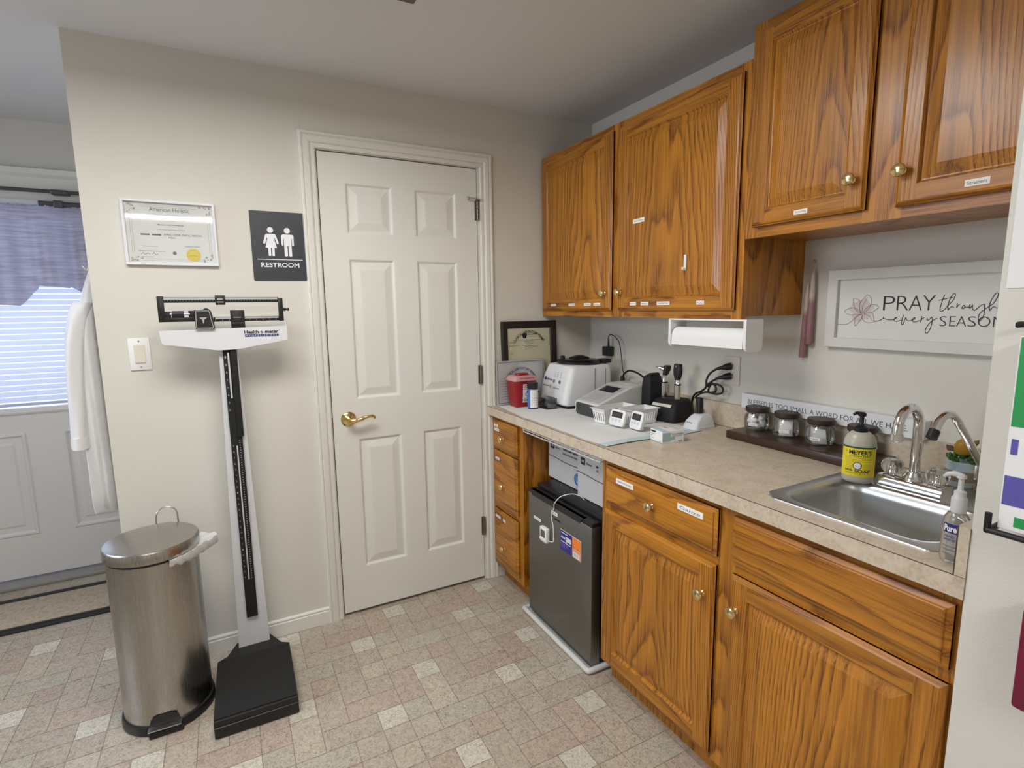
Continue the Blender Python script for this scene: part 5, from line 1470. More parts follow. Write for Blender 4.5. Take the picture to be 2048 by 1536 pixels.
# tray and jars
WAL = oak('walnut_stain', True, light=(0.060, 0.030, 0.016), dark=(0.018, 0.009, 0.005), cath=3.0, slope=1.2)
b = B(); b.box(-0.166, -0.0195, -1.553, -1.058, ZC + 0.0004, ZC + 0.029, WAL, bevel=0.003)
tag(b.build('wooden_tray', smooth=30), 'dark walnut riser board under the row of glass jars', 'tray', loc=(-0.093, -1.305, ZC))
LIDW = mat('dark_lid_wood', (0.042, 0.024, 0.018), 0.45, noise=0.15, nscale=30)
COT = mat('white_cotton', (0.78, 0.78, 0.77), 0.95)
GAUZ = mat('white_gauze', (0.76, 0.76, 0.75), 0.9)
ZT = ZC + 0.0295
def jar(label, x, y_, fill):
    t = thing('glass_jar', label, 'jar', (x, y_, ZT), group='apothecary jars on the walnut board')
    b = B()
    b.lathe([(0.0, 0.001), (0.034, 0.001), (0.0405, 0.006), (0.0425, 0.014), (0.0425, 0.045), (0.040, 0.055), (0.034, 0.062), (0.034, 0.070)], (0, 0, 0), (0, 0, 1), GLASS, seg=36, cap1=False)
    b.build('glass_body', t, local=True, smooth=50)
    b = B(); b.lathe([(0.0, 0.066), (0.036, 0.066), (0.0385, 0.068), (0.0395, 0.071), (0.0395, 0.083), (0.038, 0.085), (0.0, 0.0855)], (0, 0, 0), (0, 0, 1), LIDW, seg=36); b.build('lid', t, local=True)
    p0 = facing(x, y_)
    if fill == 'cotton':
        b = B()
        rnd = random.Random(11)
        for k in range(34):
            a = rnd.uniform(0, 2 * PI); r = 0.027 * math.sqrt(rnd.random()); zz = rnd.uniform(0.013, 0.052); q = rnd.uniform(0.010, 0.0125)
            m_ = Matrix.Translation((r * math.cos(a), r * math.sin(a), zz)) @ Matrix.Diagonal((q, q, q * 0.9, 1))
            res = bmesh.ops.create_icosphere(b.bm, subdivisions=2, radius=1.0, matrix=m_)
            i = b.mi(COT)
            for v in res['verts']:
                for f_ in v.link_faces:
                    f_.material_index = i
        o = b.build('cotton_balls', t, local=True, smooth=80, recalc=False)
        o['kind'] = 'stuff'
    elif fill == 'pads':
        b = B(); M_ = Matrix.Rotation(p0 - PI, 4, 'Z')
        for k in range(7):
            b.box(-0.022 + k * 0.006, -0.0185 + k * 0.006, -0.021, 0.021, 0.004, 0.058 - 0.001 * (k % 3), GAUZ, bevel=0.001)
        b.xf(M_); b.build('gauze_pads', t, local=True, smooth=0)
    elif fill == 'wipes':
        b = B(); M_ = Matrix.Rotation(p0 - PI + 0.15, 4, 'Z')
        for k in range(6):
            b.prism([(-0.02 - 0.001 * k, 0.004), (0.019, 0.004), (0.012, 0.052), (-0.024, 0.056)], lambda a, c, d: Vector((d, -a, c)), -0.020 + k * 0.007, -0.0155 + k * 0.007, GAUZ)
        b.xf(M_); b.build('gauze_pads', t, local=True, smooth=0)
    else:
        b = B(); b.lathe([(0.0, 0.003), (0.033, 0.003), (0.036, 0.012), (0.034, 0.036), (0.0, 0.040)], (0, 0, 0), (0, 0, 1), COT, seg=24); b.build('filling', t, local=True)
    if fill != 'plain':
        b = B(); aw = 0.012
        wrap(b, 0.0432, p0, -0.030 if fill != 'pads' else -0.022, 0.002 if fill != 'pads' else 0.010, 0.018, 0.028, STK, n=8)
        fcl = fcyl(0.0436, p0)
        tx = {'cotton': 'Cotton', 'pads': '2x2', 'wipes': 'Non-Adh Gauze'}[fill]
        b.text(tx, (-0.027 if fill != 'pads' else -0.018), (-0.004 if fill != 'pads' else -0.004), 0.0205, 0.0258, fcl, GREYINK)
        b.build('label_sticker', t, local=True, smooth=0)
jar('glass jar of cotton balls with dark lid, first on the walnut board', -0.062, -1.106, 'cotton')
jar('glass jar of square gauze pads with dark lid, second on the walnut board', -0.066, -1.226, 'pads')
jar('glass jar of folded gauze with dark lid, third on the walnut board', -0.072, -1.350, 'wipes')
jar('glass jar with dark lid mostly hidden behind the yellow soap bottle', -0.066, -1.476, 'plain')

# yellow hand soap
YEL = mat('soap_label_yellow', (0.74, 0.61, 0.025), 0.4)
SOAPC = mat('cloudy_soap_bottle', (0.46, 0.44, 0.36), 0.3)
DGRN = mat('label_dark_green', (0.015, 0.07, 0.03), 0.4)
YSH = mat('label_olive_line', (0.36, 0.30, 0.02), 0.5)
sx_, sy_ = -0.268, -1.580
so = thing('soap_bottle', 'yellow-labelled hand soap pump bottle on the sink edge', 'soap dispenser', (sx_, sy_, rz))
p0 = facing(sx_, sy_)
so.rotation_euler = (0, 0, p0 + PI / 2)       # local -y faces the room
def oring(r, z): return [Vector((r * math.cos(a), r * 0.8 * math.sin(a), z)) for a in [2 * PI * k / 36 for k in range(36)]]
b = B(); b.loft([oring(r, z) for r, z in ((0.030, 0.0), (0.035, 0.003), (0.0375, 0.010), (0.0378, 0.10), (0.0362, 0.117), (0.031, 0.130), (0.022, 0.138), (0.014, 0.142))], SOAPC); b.build('bottle_body', so, local=True, smooth=60)
S_ = fcyl(0.0381, -PI / 2, 0, 1, 0.8)
S2 = fcyl(0.0384, -PI / 2, 0, 1, 0.8)
b = B()
wrap(b, 0.0381, -PI / 2, -0.052, 0.052, 0.020, 0.097, YEL, n=30, sy=0.8); wrap(b, 0.0381, -PI / 2, -0.052, 0.052, 0.097, 0.1015, DGRN, n=30, sy=0.8)
b.build('label', so, local=True, smooth=60)
b = B()
b.text("MEYER'S", -0.024, 0.031, 0.0805, 0.0925, S2, INK, bold=0.03); b.text('CLEAN DAY', -0.024, 0.030, 0.0745, 0.0785, S2, INK, bold=0.02); b.text('MRS.', -0.034, -0.028, 0.086, 0.089, S2, YSH, bold=0.03)
for k, (a0, a1) in enumerate([(-0.033, 0.031)] * 3 + [(-0.033, -0.014), (0.012, 0.031)] * 5):
    zz = 0.0715 - 0.0045 * k if k < 3 else 0.058 - 0.0045 * ((k - 3) // 2)
    wrap(b, 0.0384, -PI / 2, a0, a1, zz - 0.0011, zz, YSH, n=8, sy=0.8)
for k in range(28):
    a0, a1 = 2 * PI * k / 28, 2 * PI * (k + 1) / 28
    for r0, r1, m_ in ((0.0, 0.0085, PAPER), (0.0085, 0.0105, mat('badge_brown', (0.10, 0.05, 0.02), 0.5))):
        pts = [S2(-0.002 + r1 * math.cos(a0), 0.050 + r1 * math.sin(a0)), S2(-0.002 + r1 * math.cos(a1), 0.050 + r1 * math.sin(a1)), S2(-0.002 + r0 * math.cos(a1), 0.050 + r0 * math.sin(a1))]
        if r0:
            pts.append(S2(-0.002 + r0 * math.cos(a0), 0.050 + r0 * math.sin(a0)))
        b.face(pts, m_)
b.text('HONEYSUCKLE', -0.0085, 0.0045, 0.0485, 0.0510, fcyl(0.0387, -PI / 2, 0, 1, 0.8), GREYINK)
b.text('HAND', -0.033, -0.012, 0.0335, 0.0395, S2, INK, bold=0.03); b.text('SOAP', -0.008, 0.030, 0.0315, 0.0395, S2, INK, bold=0.03)
b.text('HARDWORKING BUT GENTLE', -0.032, 0.030, 0.0275, 0.0302, S2, INK); b.text('12.5 FL OZ (370 mL)', -0.008, 0.028, 0.0225, 0.0245, S2, INK)
b.build('lettering', so, local=True, smooth=0)
b = B()
b.lathe([(0.0165, 0.139), (0.0175, 0.141), (0.0175, 0.150), (0.012, 0.154), (0.007, 0.158), (0.0055, 0.160), (0.0055, 0.180), (0.009, 0.181), (0.010, 0.188), (0.006, 0.192), (0.0, 0.192)], (0, 0, 0), (0, 0, 1), BLACK, seg=24)
b.tube([(0, 0, 0.187), (-0.012, -0.004, 0.189), (-0.02, -0.006, 0.184)], [0.005, 0.0045, 0.0035], BLACK, seg=10, smooth=4)
b.build('pump', so, local=True, smooth=45)

# hand sanitizer, half hidden by the partition
CLR = mat('clear_gel_bottle', (0.93, 0.93, 0.94), 0.06, trans=0.93, ior=1.40)
px_, py_ = -0.587, -1.931
pu = thing('sanitizer_bottle', 'clear hand sanitizer pump bottle with purple label at the counter end', 'hand sanitizer', (px_, py_, ZC + 0.0003))
p0 = facing(px_, py_)
pu.rotation_euler = (0, 0, p0 + PI / 2 - 0.35)
pu.scale = (0.84, 0.84, 0.98)
def pring(r, z): return [Vector((r * math.cos(a), r * 0.78 * math.sin(a), z)) for a in [2 * PI * k / 32 for k in range(32)]]
b = B(); b.loft([pring(r, z) for r, z in ((0.018, 0.0), (0.0235, 0.003), (0.0255, 0.010), (0.0255, 0.075), (0.0235, 0.090), (0.018, 0.099), (0.010, 0.103))], CLR); b.build('bottle_body', pu, local=True, smooth=60)
P2 = fcyl(0.0261, -PI / 2, 0, 1, 0.78); P3 = fcyl(0.0265, -PI / 2, 0, 1, 0.78)
b = B()
for k in range(14):
    q0, q1 = -0.018 + 0.036 * k / 14, -0.018 + 0.036 * (k + 1) / 14
    top = lambda q: 0.086 - 0.004 * math.cos((q + 0.018) / 0.036 * PI)
    b.face([P2(q0, 0.062), P2(q1, 0.062), P2(q1, 0.080), P2(q0, 0.080)], mat('label_violet', (0.022, 0.018, 0.17), 0.4))
b.text('Purell', -0.016, 0.014, 0.0645, 0.0775, P3, PAPER, bold=0.03)
b.text('HAND', -0.014, 0.006, 0.053, 0.0575, P3, NAVY, bold=0.02); b.text('SANITIZER', -0.015, 0.013, 0.0465, 0.051, P3, NAVY, bold=0.02)
for zz, a1 in ((0.035, 0.010), (0.028, 0.013), (0.020, 0.004)):
    wrap(b, 0.0265, -PI / 2, -0.016, a1, zz, zz + 0.0018, GREYINK, n=6, sy=0.78)
b.build('label', pu, local=True, smooth=0)
FRO = mat('frosted_pump', (0.80, 0.80, 0.80), 0.35, trans=0.35)
b = B()
b.lathe([(0.0125, 0.101), (0.0145, 0.102), (0.0145, 0.128), (0.013, 0.131), (0.011, 0.133), (0.011, 0.142), (0.0055, 0.145), (0.005, 0.166), (0.009, 0.168), (0.0085, 0.173), (0.0, 0.175)], (0, 0, 0), (0, 0, 1), FRO, seg=24)
b.tube([(0.004, 0, 0.170), (-0.010, -0.002, 0.174), (-0.022, -0.004, 0.172), (-0.031, -0.005, 0.165)], [0.006, 0.0055, 0.0045, 0.003], FRO, seg=10, smooth=5)
b.build('pump', pu, local=True, smooth=45)

# little planter by the filter tap
pl = thing('planter', 'pale blue pot of green succulents with small yellow bird beside the tap', 'planter', (-0.070, -1.735, ZC + 0.0003))
POTB = mat('pale_blue_ceramic', (0.46, 0.58, 0.62), 0.3)
b = B(); b.lathe([(0.0, 0), (0.026, 0.0), (0.030, 0.004), (0.0305, 0.012), (0.033, 0.020), (0.037, 0.036), (0.036, 0.050), (0.033, 0.058), (0.035, 0.064), (0.034, 0.070), (0.030, 0.070), (0.029, 0.064), (0.0, 0.062)], (0, 0, 0), (0, 0, 1), POTB, seg=32)
b.build('pot', pl, local=True, smooth=50)
b = B(); b.lathe([(0.0338, 0.019), (0.0375, 0.034), (0.0368, 0.047)], (0, 0, 0), (0, 0, 1), mat('pot_tan_band', (0.30, 0.24, 0.16), 0.6), seg=32, cap0=False, cap1=False); b.build('painted_band', pl, local=True)
b = B(); rnd = random.Random(5)
GRN1, GRN2 = mat('succulent_green', (0.045, 0.17, 0.02), 0.5), mat('succulent_dark', (0.03, 0.09, 0.015), 0.5)
for k in range(46):
    a = rnd.uniform(0, 2 * PI); r = rnd.uniform(0.0, 0.031); zz = 0.070 + 0.012 * (1 - r / 0.031) + rnd.uniform(0, 0.008)
    d = Vector((math.cos(a) * r * 22, math.sin(a) * r * 22, 1.0)).normalized()
    b.lathe([(0.0, 0), (0.0045, 0.004), (0.0050, 0.008), (0.003, 0.013), (0.0, 0.016)], (r * math.cos(a), r * math.sin(a), zz - 0.006), d, GRN1 if k % 3 else GRN2, seg=7)
so_ = b.build('succulents', pl, local=True, smooth=60); so_['kind'] = 'stuff'
b = B(); YB = mat('ornament_yellow', (0.45, 0.25, 0.02), 0.45)
b.lathe([(0.0, 0), (0.014, 0.002), (0.019, 0.012), (0.018, 0.026), (0.013, 0.036), (0.006, 0.042), (0.0, 0.043)], (-0.004, 0.002, 0.086), (0.0, 0, 1), YB, seg=20)
b.loft([[Vector((-0.004 + p[0], 0.028 + p[1] + zz * 0.4, 0.095 + zz)) for p in rrect(0, 0, 0.003, 0.010 - abs(zz) * 0.3, 0.002, 4)] for zz in (-0.004, 0.004, 0.010)], mat('ornament_brown', (0.09, 0.05, 0.03), 0.6))
b.lathe([(0.0, 0), (0.007, 0.006), (0.006, 0.014), (0.0, 0.022)], (0.004, -0.014, 0.112), (0.3, -0.5, 0.8), mat('ornament_olive', (0.20, 0.16, 0.05), 0.6), seg=10)
b.build('bird_ornament', pl, local=True, smooth=50)

# ================================================================== PARTITION WALL
b = B(); b.box(XP - 0.0012, XP - 0.0002, -2.26, -1.980, 1.424, 1.80, PAPER)
tag(b.build('paper_sheet', smooth=0), 'plain white paper sheet taped to the partition wall above the wire rack', 'paper', loc=(XP, -2.12, 1.424))
RB = mat('black_rack_wire', (0.010, 0.010, 0.011), 0.45)
rk = thing('wire_rack', 'black wire wall rack holding a glove box on the partition', 'rack', (XP - 0.05, -2.14, 1.04))
b = B()
for yy in (-2.022, -2.27):
    b.tube([(XP - 0.006, yy, 1.375), (XP - 0.006, yy, 1.052), (XP - 0.02, yy, 1.046), (XP - 0.088, yy, 1.046), (XP - 0.088, yy, 1.075)], 0.0048, RB, seg=10)
b.tube([(XP - 0.088, -2.022, 1.047), (XP - 0.088, -2.27, 1.047)], 0.0048, RB, seg=10)
b.tube([(XP - 0.006, -2.022, 1.05), (XP - 0.006, -2.27, 1.05)], 0.0042, RB, seg=10); b.tube([(XP - 0.006, -2.022, 1.372), (XP - 0.006, -2.27, 1.372)], 0.0042, RB, seg=10)
b.tube([(XP - 0.006, -2.022, 1.366), (XP - 0.028, -2.012, 1.367), (XP - 0.034, -2.011, 1.364)], [0.0045, 0.005, 0.003], RB, seg=10, smooth=4)
b.build('rack_frame', rk, smooth=50)
gb = thing('glove_box', 'white, green and purple glove carton held in the black wire rack', 'box', (XP - 0.045, -2.145, 1.0525))
b = B(); b.box(XP - 0.080, XP - 0.012, -2.26, -2.031, 1.0525, 1.352, PAPER, bevel=0.001); b.build('carton', gb, smooth=0)
b = B(); f = fx(XP - 0.0806)
b.rect(-2.033, -2.258, 1.215, 1.35, f, mat('print_green', (0.02, 0.30, 0.075), 0.5))
PUR = mat('print_purple', (0.10, 0.085, 0.36), 0.5)
b.rect(-2.036, -2.044, 1.172, 1.196, f, PUR); b.rect(-2.033, -2.258, 1.092, 1.138, f, PUR); b.rect(-2.050, -2.10, 1.060, 1.076, f, mat('print_green', (0.02, 0.30, 0.075), 0.5))
b.build('printing', gb, smooth=0)
b = B(); b.box(XP - 0.065, XP - 0.0005, -2.20, -2.068, 0.762, 0.93, mat('crimson_plastic', (0.16, 0.006, 0.03), 0.35), bevel=0.006)
tag(b.build('wall_box', smooth=40), 'dark crimson wall box low on the partition at the right photo edge', 'wall box', loc=(XP - 0.03, -2.13, 0.762))

# ================================================================== BACK WALL
# membership certificate
WF = mat('white_frame_gloss', (0.72, 0.72, 0.75), 0.3)
mc = thing('framed_certificate', 'white framed certificate with gold seal above the light switch', 'framed document', (-1.907, -0.009, 1.572))
b = B(); x0, x1, z0, z1 = -2.0525, -1.762, 1.572, 1.802
rings = []
for xx, zz, sx2, sz2 in ((x0, z0, 1, 1), (x1, z0, -1, 1), (x1, z1, -1, -1), (x0, z1, 1, -1), (x0, z0, 1, 1)):
    rings.append([Vector((xx + sx2 * w, -d, zz + sz2 * w)) for w, d in ((0, 0.0005), (0, 0.016), (0.001, 0.017), (0.008, 0.017), (0.010, 0.009), (0.010, 0.0005))])
b.loft(rings, WF, False, False); b.build('frame', mc, smooth=20)
b = B(); b.box(x0 + 0.009, x1 - 0.009, -0.006, -0.001, z0 + 0.009, z1 - 0.009, mat('certificate_paper', (0.66, 0.68, 0.66), 0.7))
f = fy(-0.0064)
GOLDL = mat('certificate_line', (0.34, 0.31, 0.26), 0.6); ROSE = mat('corner_flourish', (0.52, 0.40, 0.37), 0.7)
for ins in (0.017, 0.023):
    q = [(x0 + ins + 0.004, z0 + ins), (x1 - ins - 0.004, z0 + ins), (x1 - ins - 0.004, z1 - ins), (x0 + ins + 0.004, z1 - ins)]
    for k in range(4):
        a, c = Vector(q[k]), Vector(q[(k + 1) % 4])
        b.ribbon([tuple(a.lerp(c, 0.13)), tuple(a.lerp(c, 0.87))], 0.0008, f, GOLDL, smooth=0)
rnd = random.Random(2)
for cx_, cz_, sx2, sz2 in ((x0 + 0.017, z0 + 0.016, 1, 1), (x1 - 0.017, z0 + 0.016, -1, 1), (x1 - 0.017, z1 - 0.016, -1, -1), (x0 + 0.017, z1 - 0.016, 1, -1)):
    for k in range(13):
        u, v = rnd.random() ** 2 * 0.036, rnd.random() ** 2 * 0.030
        if u + v < 0.042:
            b.disc(cx_ + sx2 * u, cz_ + sz2 * v, rnd.uniform(0.0018, 0.0042), fy(-0.0065 - 0.00002 * k), ROSE if k % 2 else GOLDL, seg=8)
f = fy(-0.0066); xc = (x0 + x1) / 2
b.text('American Holistic', xc - 0.062, xc + 0.062, 1.764, 1.778, f, GREYINK); b.text('NURSES ASSOCIATION', xc - 0.06, xc + 0.06, 1.745, 1.753, f, GREYINK)
b.text('Membership', xc - 0.015, xc + 0.015, 1.729, 1.732, f, FAINT); b.text('Membership Certificate', xc - 0.041, xc + 0.041, 1.714, 1.720, f, GREYINK, bold=0.02)
b.text('is hereby granted this certificate', xc - 0.043, xc + 0.043, 1.698, 1.702, f, GREYINK)
b.text('APRN, CRNP, FNP-C, MSCHM,', xc - 0.025, xc + 0.098, 1.678, 1.686, f, GREYINK); b.text('MSN', xc - 0.010, xc + 0.010, 1.669, 1.675, f, GREYINK)
b.rect(xc - 0.095, xc - 0.068, 1.6785, 1.684, f, GREYINK); b.rect(xc - 0.061, xc - 0.033, 1.6785, 1.684, f, GREYINK)
for a0, a1, zz in ((-0.094, -0.046, 1.640), (-0.105, -0.024, 1.622), (0.038, 0.088, 1.642), (-0.10, -0.06, 1.601)):
    b.rect(xc + a0, xc + a1, zz, zz + 0.0014, f, GREYINK)
b.ribbon([(xc - 0.10, 1.611), (xc - 0.092, 1.616), (xc - 0.088, 1.609), (xc - 0.08, 1.615), (xc - 0.072, 1.611)], 0.0012, f, INK); b.ribbon([(xc - 0.065, 1.611), (xc - 0.06, 1.618), (xc - 0.056, 1.610), (xc - 0.048, 1.613)], 0.0012, f, INK)
b.disc(xc + 0.004, 1.617, 0.0062, f, GREYINK, seg=16)
b.build('certificate', mc, smooth=0)
b = B(); f = fy(-0.0072)
GOLD = mat('gold_seal', (0.66, 0.52, 0.07), 0.4)
b.face([f(xc + 0.064 + (0.0235 + 0.0006 * (-1) ** k) * math.cos(2 * PI * k / 60), 1.612 + (0.0235 + 0.0006 * (-1) ** k) * math.sin(2 * PI * k / 60)) for k in range(60)], GOLD)
b.disc(xc + 0.064, 1.612, 0.019, fy(-0.0074), mat('gold_seal_dark', (0.50, 0.37, 0.04), 0.45), seg=32, r2=0.018)
b.rect(xc + 0.05, xc + 0.078, 1.608, 1.6105, fy(-0.0074), mat('gold_seal_dark', (0.50, 0.37, 0.04), 0.45))
b.build('gold_seal', mc, smooth=0)
b = B(); b.rect(x0 + 0.0095, x1 - 0.0095, z0 + 0.0095, z1 - 0.0095, fy(-0.0092), SHEET); b.build('glazing', mc, smooth=0)

# restroom sign
SLATE = mat('sign_slate', (0.036, 0.038, 0.044), 0.4, noise=0.12, nscale=9)
rs = thing('restroom_sign', 'dark RESTROOM sign with woman and man figures left of the door', 'sign', (-1.547, -0.002, 1.520))
b = B(); x0, x1, z0, z1 = -1.6445, -1.4475, 1.520, 1.791
pts = [(x0, z1), (x0, z0 + 0.004), (x0 + 0.004, z0), (x1 - 0.003, z0 + 0.002), (x1, z0 + 0.005), (x1 - 0.0015, z1)]
b.prism([(p[0], p[1]) for p in pts], lambda a, c, d: Vector((a, d, c)), -0.0035, -0.0003, SLATE); b.build('plate', rs, smooth=0)
b = B(); f = fy(-0.0040)
WS = mat('sign_white', (0.80, 0.80, 0.84), 0.5)
def SX(px): return x0 + (px - 155) / 990 * 0.197 + 0.0
# pictograms, drawn in sign coordinates (metres from the sign's lower left)
def poly(pts, ox, oz):
    b.face([f(ox + p[0], oz + p[1]) for p in pts], WS)
ox, oz = x0 + 0.071, z0 + 0.098
b.disc(ox, oz + 0.101, 0.0112, f, WS, seg=24)
poly([(-0.0145, 0.086), (-0.019, 0.082), (-0.0285, 0.052), (-0.0275, 0.048), (-0.0225, 0.047), (-0.0205, 0.050), (-0.0135, 0.072), (-0.0118, 0.070), (-0.021, 0.032), (-0.0115, 0.032), (-0.0115, 0.002), (-0.009, 0.0), (-0.0045, 0.0), (-0.0018, 0.002), (-0.0018, 0.032),
      (0.0018, 0.032), (0.0018, 0.002), (0.0045, 0.0), (0.009, 0.0), (0.0115, 0.002), (0.0115, 0.032), (0.021, 0.032), (0.0118, 0.070), (0.0135, 0.072), (0.0205, 0.050), (0.0225, 0.047), (0.0275, 0.048), (0.0285, 0.052), (0.019, 0.082), (0.0145, 0.086)], ox, oz)
ox = x0 + 0.133
b.disc(ox, oz + 0.101, 0.0112, f, WS, seg=24)
poly([(-0.016, 0.086), (-0.021, 0.084), (-0.0232, 0.079), (-0.0232, 0.046), (-0.0215, 0.043), (-0.0175, 0.043), (-0.0158, 0.046), (-0.0158, 0.070), (-0.0138, 0.070), (-0.0138, 0.003), (-0.0115, 0.0), (-0.0045, 0.0), (-0.0018, 0.003), (-0.0018, 0.042),
      (0.0018, 0.042), (0.0018, 0.003), (0.0045, 0.0), (0.0115, 0.0), (0.0138, 0.003), (0.0138, 0.070), (0.0158, 0.070), (0.0158, 0.046), (0.0175, 0.043), (0.0215, 0.043), (0.0232, 0.046), (0.0232, 0.079), (0.021, 0.084), (0.016, 0.086)], ox, oz)
b.rect(x0 + 0.017, x1 - 0.012, z0 + 0.0835, z0 + 0.0862, f, WS)
b.text('RESTROOM', x0 + 0.030, x1 - 0.026, z0 + 0.054, z0 + 0.0725, f, WS, bold=0.018)
b.build('pictograms', rs, smooth=0)

# light switch
lsw = thing('light_switch', 'white rocker light switch plate below the framed certificate', 'light switch', (-2.045, -0.003, 1.191))
b = B(); b.box(-2.078, -2.012, -0.006, -0.0003, 1.191, 1.309, WHITE, bevel=0.002); b.build('cover_plate', lsw)
ALM = mat('almond_rocker', (0.68, 0.64, 0.55), 0.4)
b = B(); b.box(-2.0625, -2.0275, -0.0068, -0.005, 1.2155, 1.2845, ALM, bevel=0.0006)
b.loft([[Vector((xx, -0.0068, 1.2175)), Vector((xx, -0.0095, 1.2185)), Vector((xx, -0.0075, 1.25)), Vector((xx, -0.0070, 1.2825)), Vector((xx, -0.0064, 1.2825))] for xx in (-2.061, -2.029)], ALM); b.build('rocker', lsw, smooth=15)
for zz in (1.203, 1.297):
    b = B(); b.lathe([(0.003, 0), (0.003, 0.0008), (0, 0.0012)], (-2.045, -0.006, zz), (0, -1, 0), NICKEL, seg=12); b.build('screw', lsw)

# ================================================================== PHYSICIAN SCALE
SW = mat('scale_white_enamel', (0.66, 0.67, 0.70), 0.35)
SBK = mat('scale_black_enamel', (0.011, 0.011, 0.011), 0.35)
SBM = mat('scale_black_mat', (0.0105, 0.0105, 0.0105), 0.75, bump=0.4, bscale=900)
sc = thing('physician_scale', 'black and white upright beam balance scale against the wall', 'scale', (-1.767, -0.29, 0))
b = B()
foot = [(-1.897, -0.522), (-1.637, -0.526), (-1.632, -0.185), (-1.660, -0.165), (-1.695, -0.085), (-1.819, -0.085), (-1.855, -0.165), (-1.889, -0.185)]
def fring(z, s): return [Vector((-1.767 + (x_ + 1.767) * s, -0.30 + (y_ + 0.30) * s, z)) for x_, y_ in foot]
b.loft([fring(0.002, 0.985), fring(0.006, 1.0), fring(0.042, 1.0), fring(0.0425, 0.997)], SBK)
b.loft([fring(0.0425, 0.992), fring(0.046, 0.992)], SBK); b.loft([fring(0.046, 1.0), fring(0.064, 1.0), fring(0.068, 0.99)], SBK)
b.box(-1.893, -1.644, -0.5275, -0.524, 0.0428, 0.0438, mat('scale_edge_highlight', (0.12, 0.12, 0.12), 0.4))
b.build('platform', sc, smooth=25)
b = B(); b.loft([[Vector((-1.767 + (x_ + 1.767) * 0.97, -0.30 + (y_ + 0.30) * 0.97, z)) for x_, y_ in foot[:3] + [(-1.889, -0.185)]] for z in (0.068, 0.0705)], SBM); b.build('mat', sc, smooth=0)
b = B(); b.loft([[Vector((xa, ya, z)) for xa, ya in ((x0, -0.128), (x1, -0.128), (x1, -0.085), (x0, -0.085))] for z, x0, x1 in ((0.066, -1.8135, -1.700), (1.262, -1.788, -1.727))], SW); b.build('column', sc, smooth=0)
b = B()
b.loft([[Vector((xa, ya, z)) for xa, ya in ((x0, -0.139), (x1, -0.139), (x1, -0.128), (x0, -0.128))] for z, x0, x1 in ((0.192, -1.776, -1.736), (0.90, -1.776, -1.736), (1.262, -1.776, -1.733))], SBM)
b.box(-1.752, -1.730, -0.146, -0.139, 0.93, 1.258, SBK, bevel=0.002)
b.lathe([(0.008, 0), (0.009, 0.004), (0.006, 0.010), (0, 0.011)], (-1.755, -0.140, 1.258), (0, 0, 1), SBK, seg=12)
hr = b.build('height_rod', sc, smooth=20)
b = B(); b.box(-1.7585, -1.7535, -0.1425, -0.1390, 0.352, 0.895, mat('pale_steel', (0.60, 0.62, 0.62), 0.35, metal=0.2), bevel=0.001); b.loft([[Vector((x_, -0.1475, z)) for x_ in (-1.762, -1.756)] + [Vector((x_, -0.143, z)) for x_ in (-1.756, -1.762)] for z in (1.08, 1.25)], mat('pale_steel', (0.60, 0.62, 0.62), 0.35, metal=0.2))
b.build('slide_rail', hr, smooth=0)
b = B(); f = fy(-0.1397)
MK = mat('scale_mark_grey', (0.36, 0.36, 0.36), 0.6)
for k in range(24):
    zz = 0.36 + k * 0.0231
    b.text(str(66 + k)[-1], -1.7705, -1.7665, zz, zz + 0.007, f, MK)
for k in range(8):
    zz = 1.03 + k * 0.0285
    b.text(str((k * 3) % 10), -1.7715, -1.7665, zz, zz + 0.008, f, MK)
for k in range(58):
    zz = 0.355 + k * 0.0098
    b.rect(-1.7475, -1.7440, zz, zz + 0.0034, f, MK)
b.build('height_marks', hr, smooth=0)
b = B()
hp = [(-1.966, 1.336), (-1.552, 1.344), (-1.551, 1.297), (-1.554, 1.291), (-1.727, 1.262), (-1.788, 1.261), (-1.955, 1.289), (-1.960, 1.294)]
b.prism(hp, lambda a, c, d: Vector((a, d, c)), -0.155, -0.118, SW)
b.tube([(-1.5535, -0.137, 1.343), (-1.5535, -0.137, 1.43)], 0.0022, SW, seg=8); b.tube([(-1.5535, -0.137, 1.43), (-1.5535, -0.137, 1.437), (-1.5535, -0.145, 1.437), (-1.5535, -0.145, 1.412)], 0.0018, SW, seg=8)
b.build('head_plate', sc, smooth=20)
b = B(); f = fy(-0.1556); BLU = mat('brand_blue', (0.02, 0.025, 0.16), 0.5)
b.text('Health o meter', -1.700, -1.583, 1.3180, 1.3315, f, INK, bold=0.03)
b.text('®', -1.581, -1.577, 1.327, 1.331, f, INK)
b.rect(-1.698, -1.583, 1.3065, 1.3155, f, BLU)
b.text('P R O F E S S I O N A L', -1.693, -1.588, 1.3085, 1.3135, fy(-0.1560), PAPER)
b.build('lettering', sc, smooth=0)
# beam assembly
bmz = thing  # (name kept free)
ybm = -0.140
def yb(b_, x0, x1, z0, z1, d0=0.004, m=SBK, bev=0.0012):
    b_.box(x0, x1, ybm - d0, ybm + d0, z0, z1, m, bevel=bev)
b = B()
yb(b, -1.963, -1.943, 1.367, 1.457); yb(b, -1.576, -1.559, 1.363, 1.450)
yb(b, -1.945, -1.574, 1.434, 1.453); yb(b, -1.795, -1.574, 1.365, 1.382)
yb(b, -1.945, -1.85, 1.367, 1.383); yb(b, -1.945, -1.925, 1.383, 1.404); yb(b, -1.872, -1.85, 1.383, 1.406)
b.tube([(-1.558, ybm, 1.4065), (-1.548, ybm, 1.4065), (-1.542, ybm, 1.4065), (-1.538, ybm, 1.4065)], [0.006, 0.0035, 0.0058, 0.005], SBK, seg=10)
bmf = b.build('beam_frame', sc, smooth=25)
BS = mat('beam_scale_silver', (0.50, 0.50, 0.52), 0.35, metal=0.7)
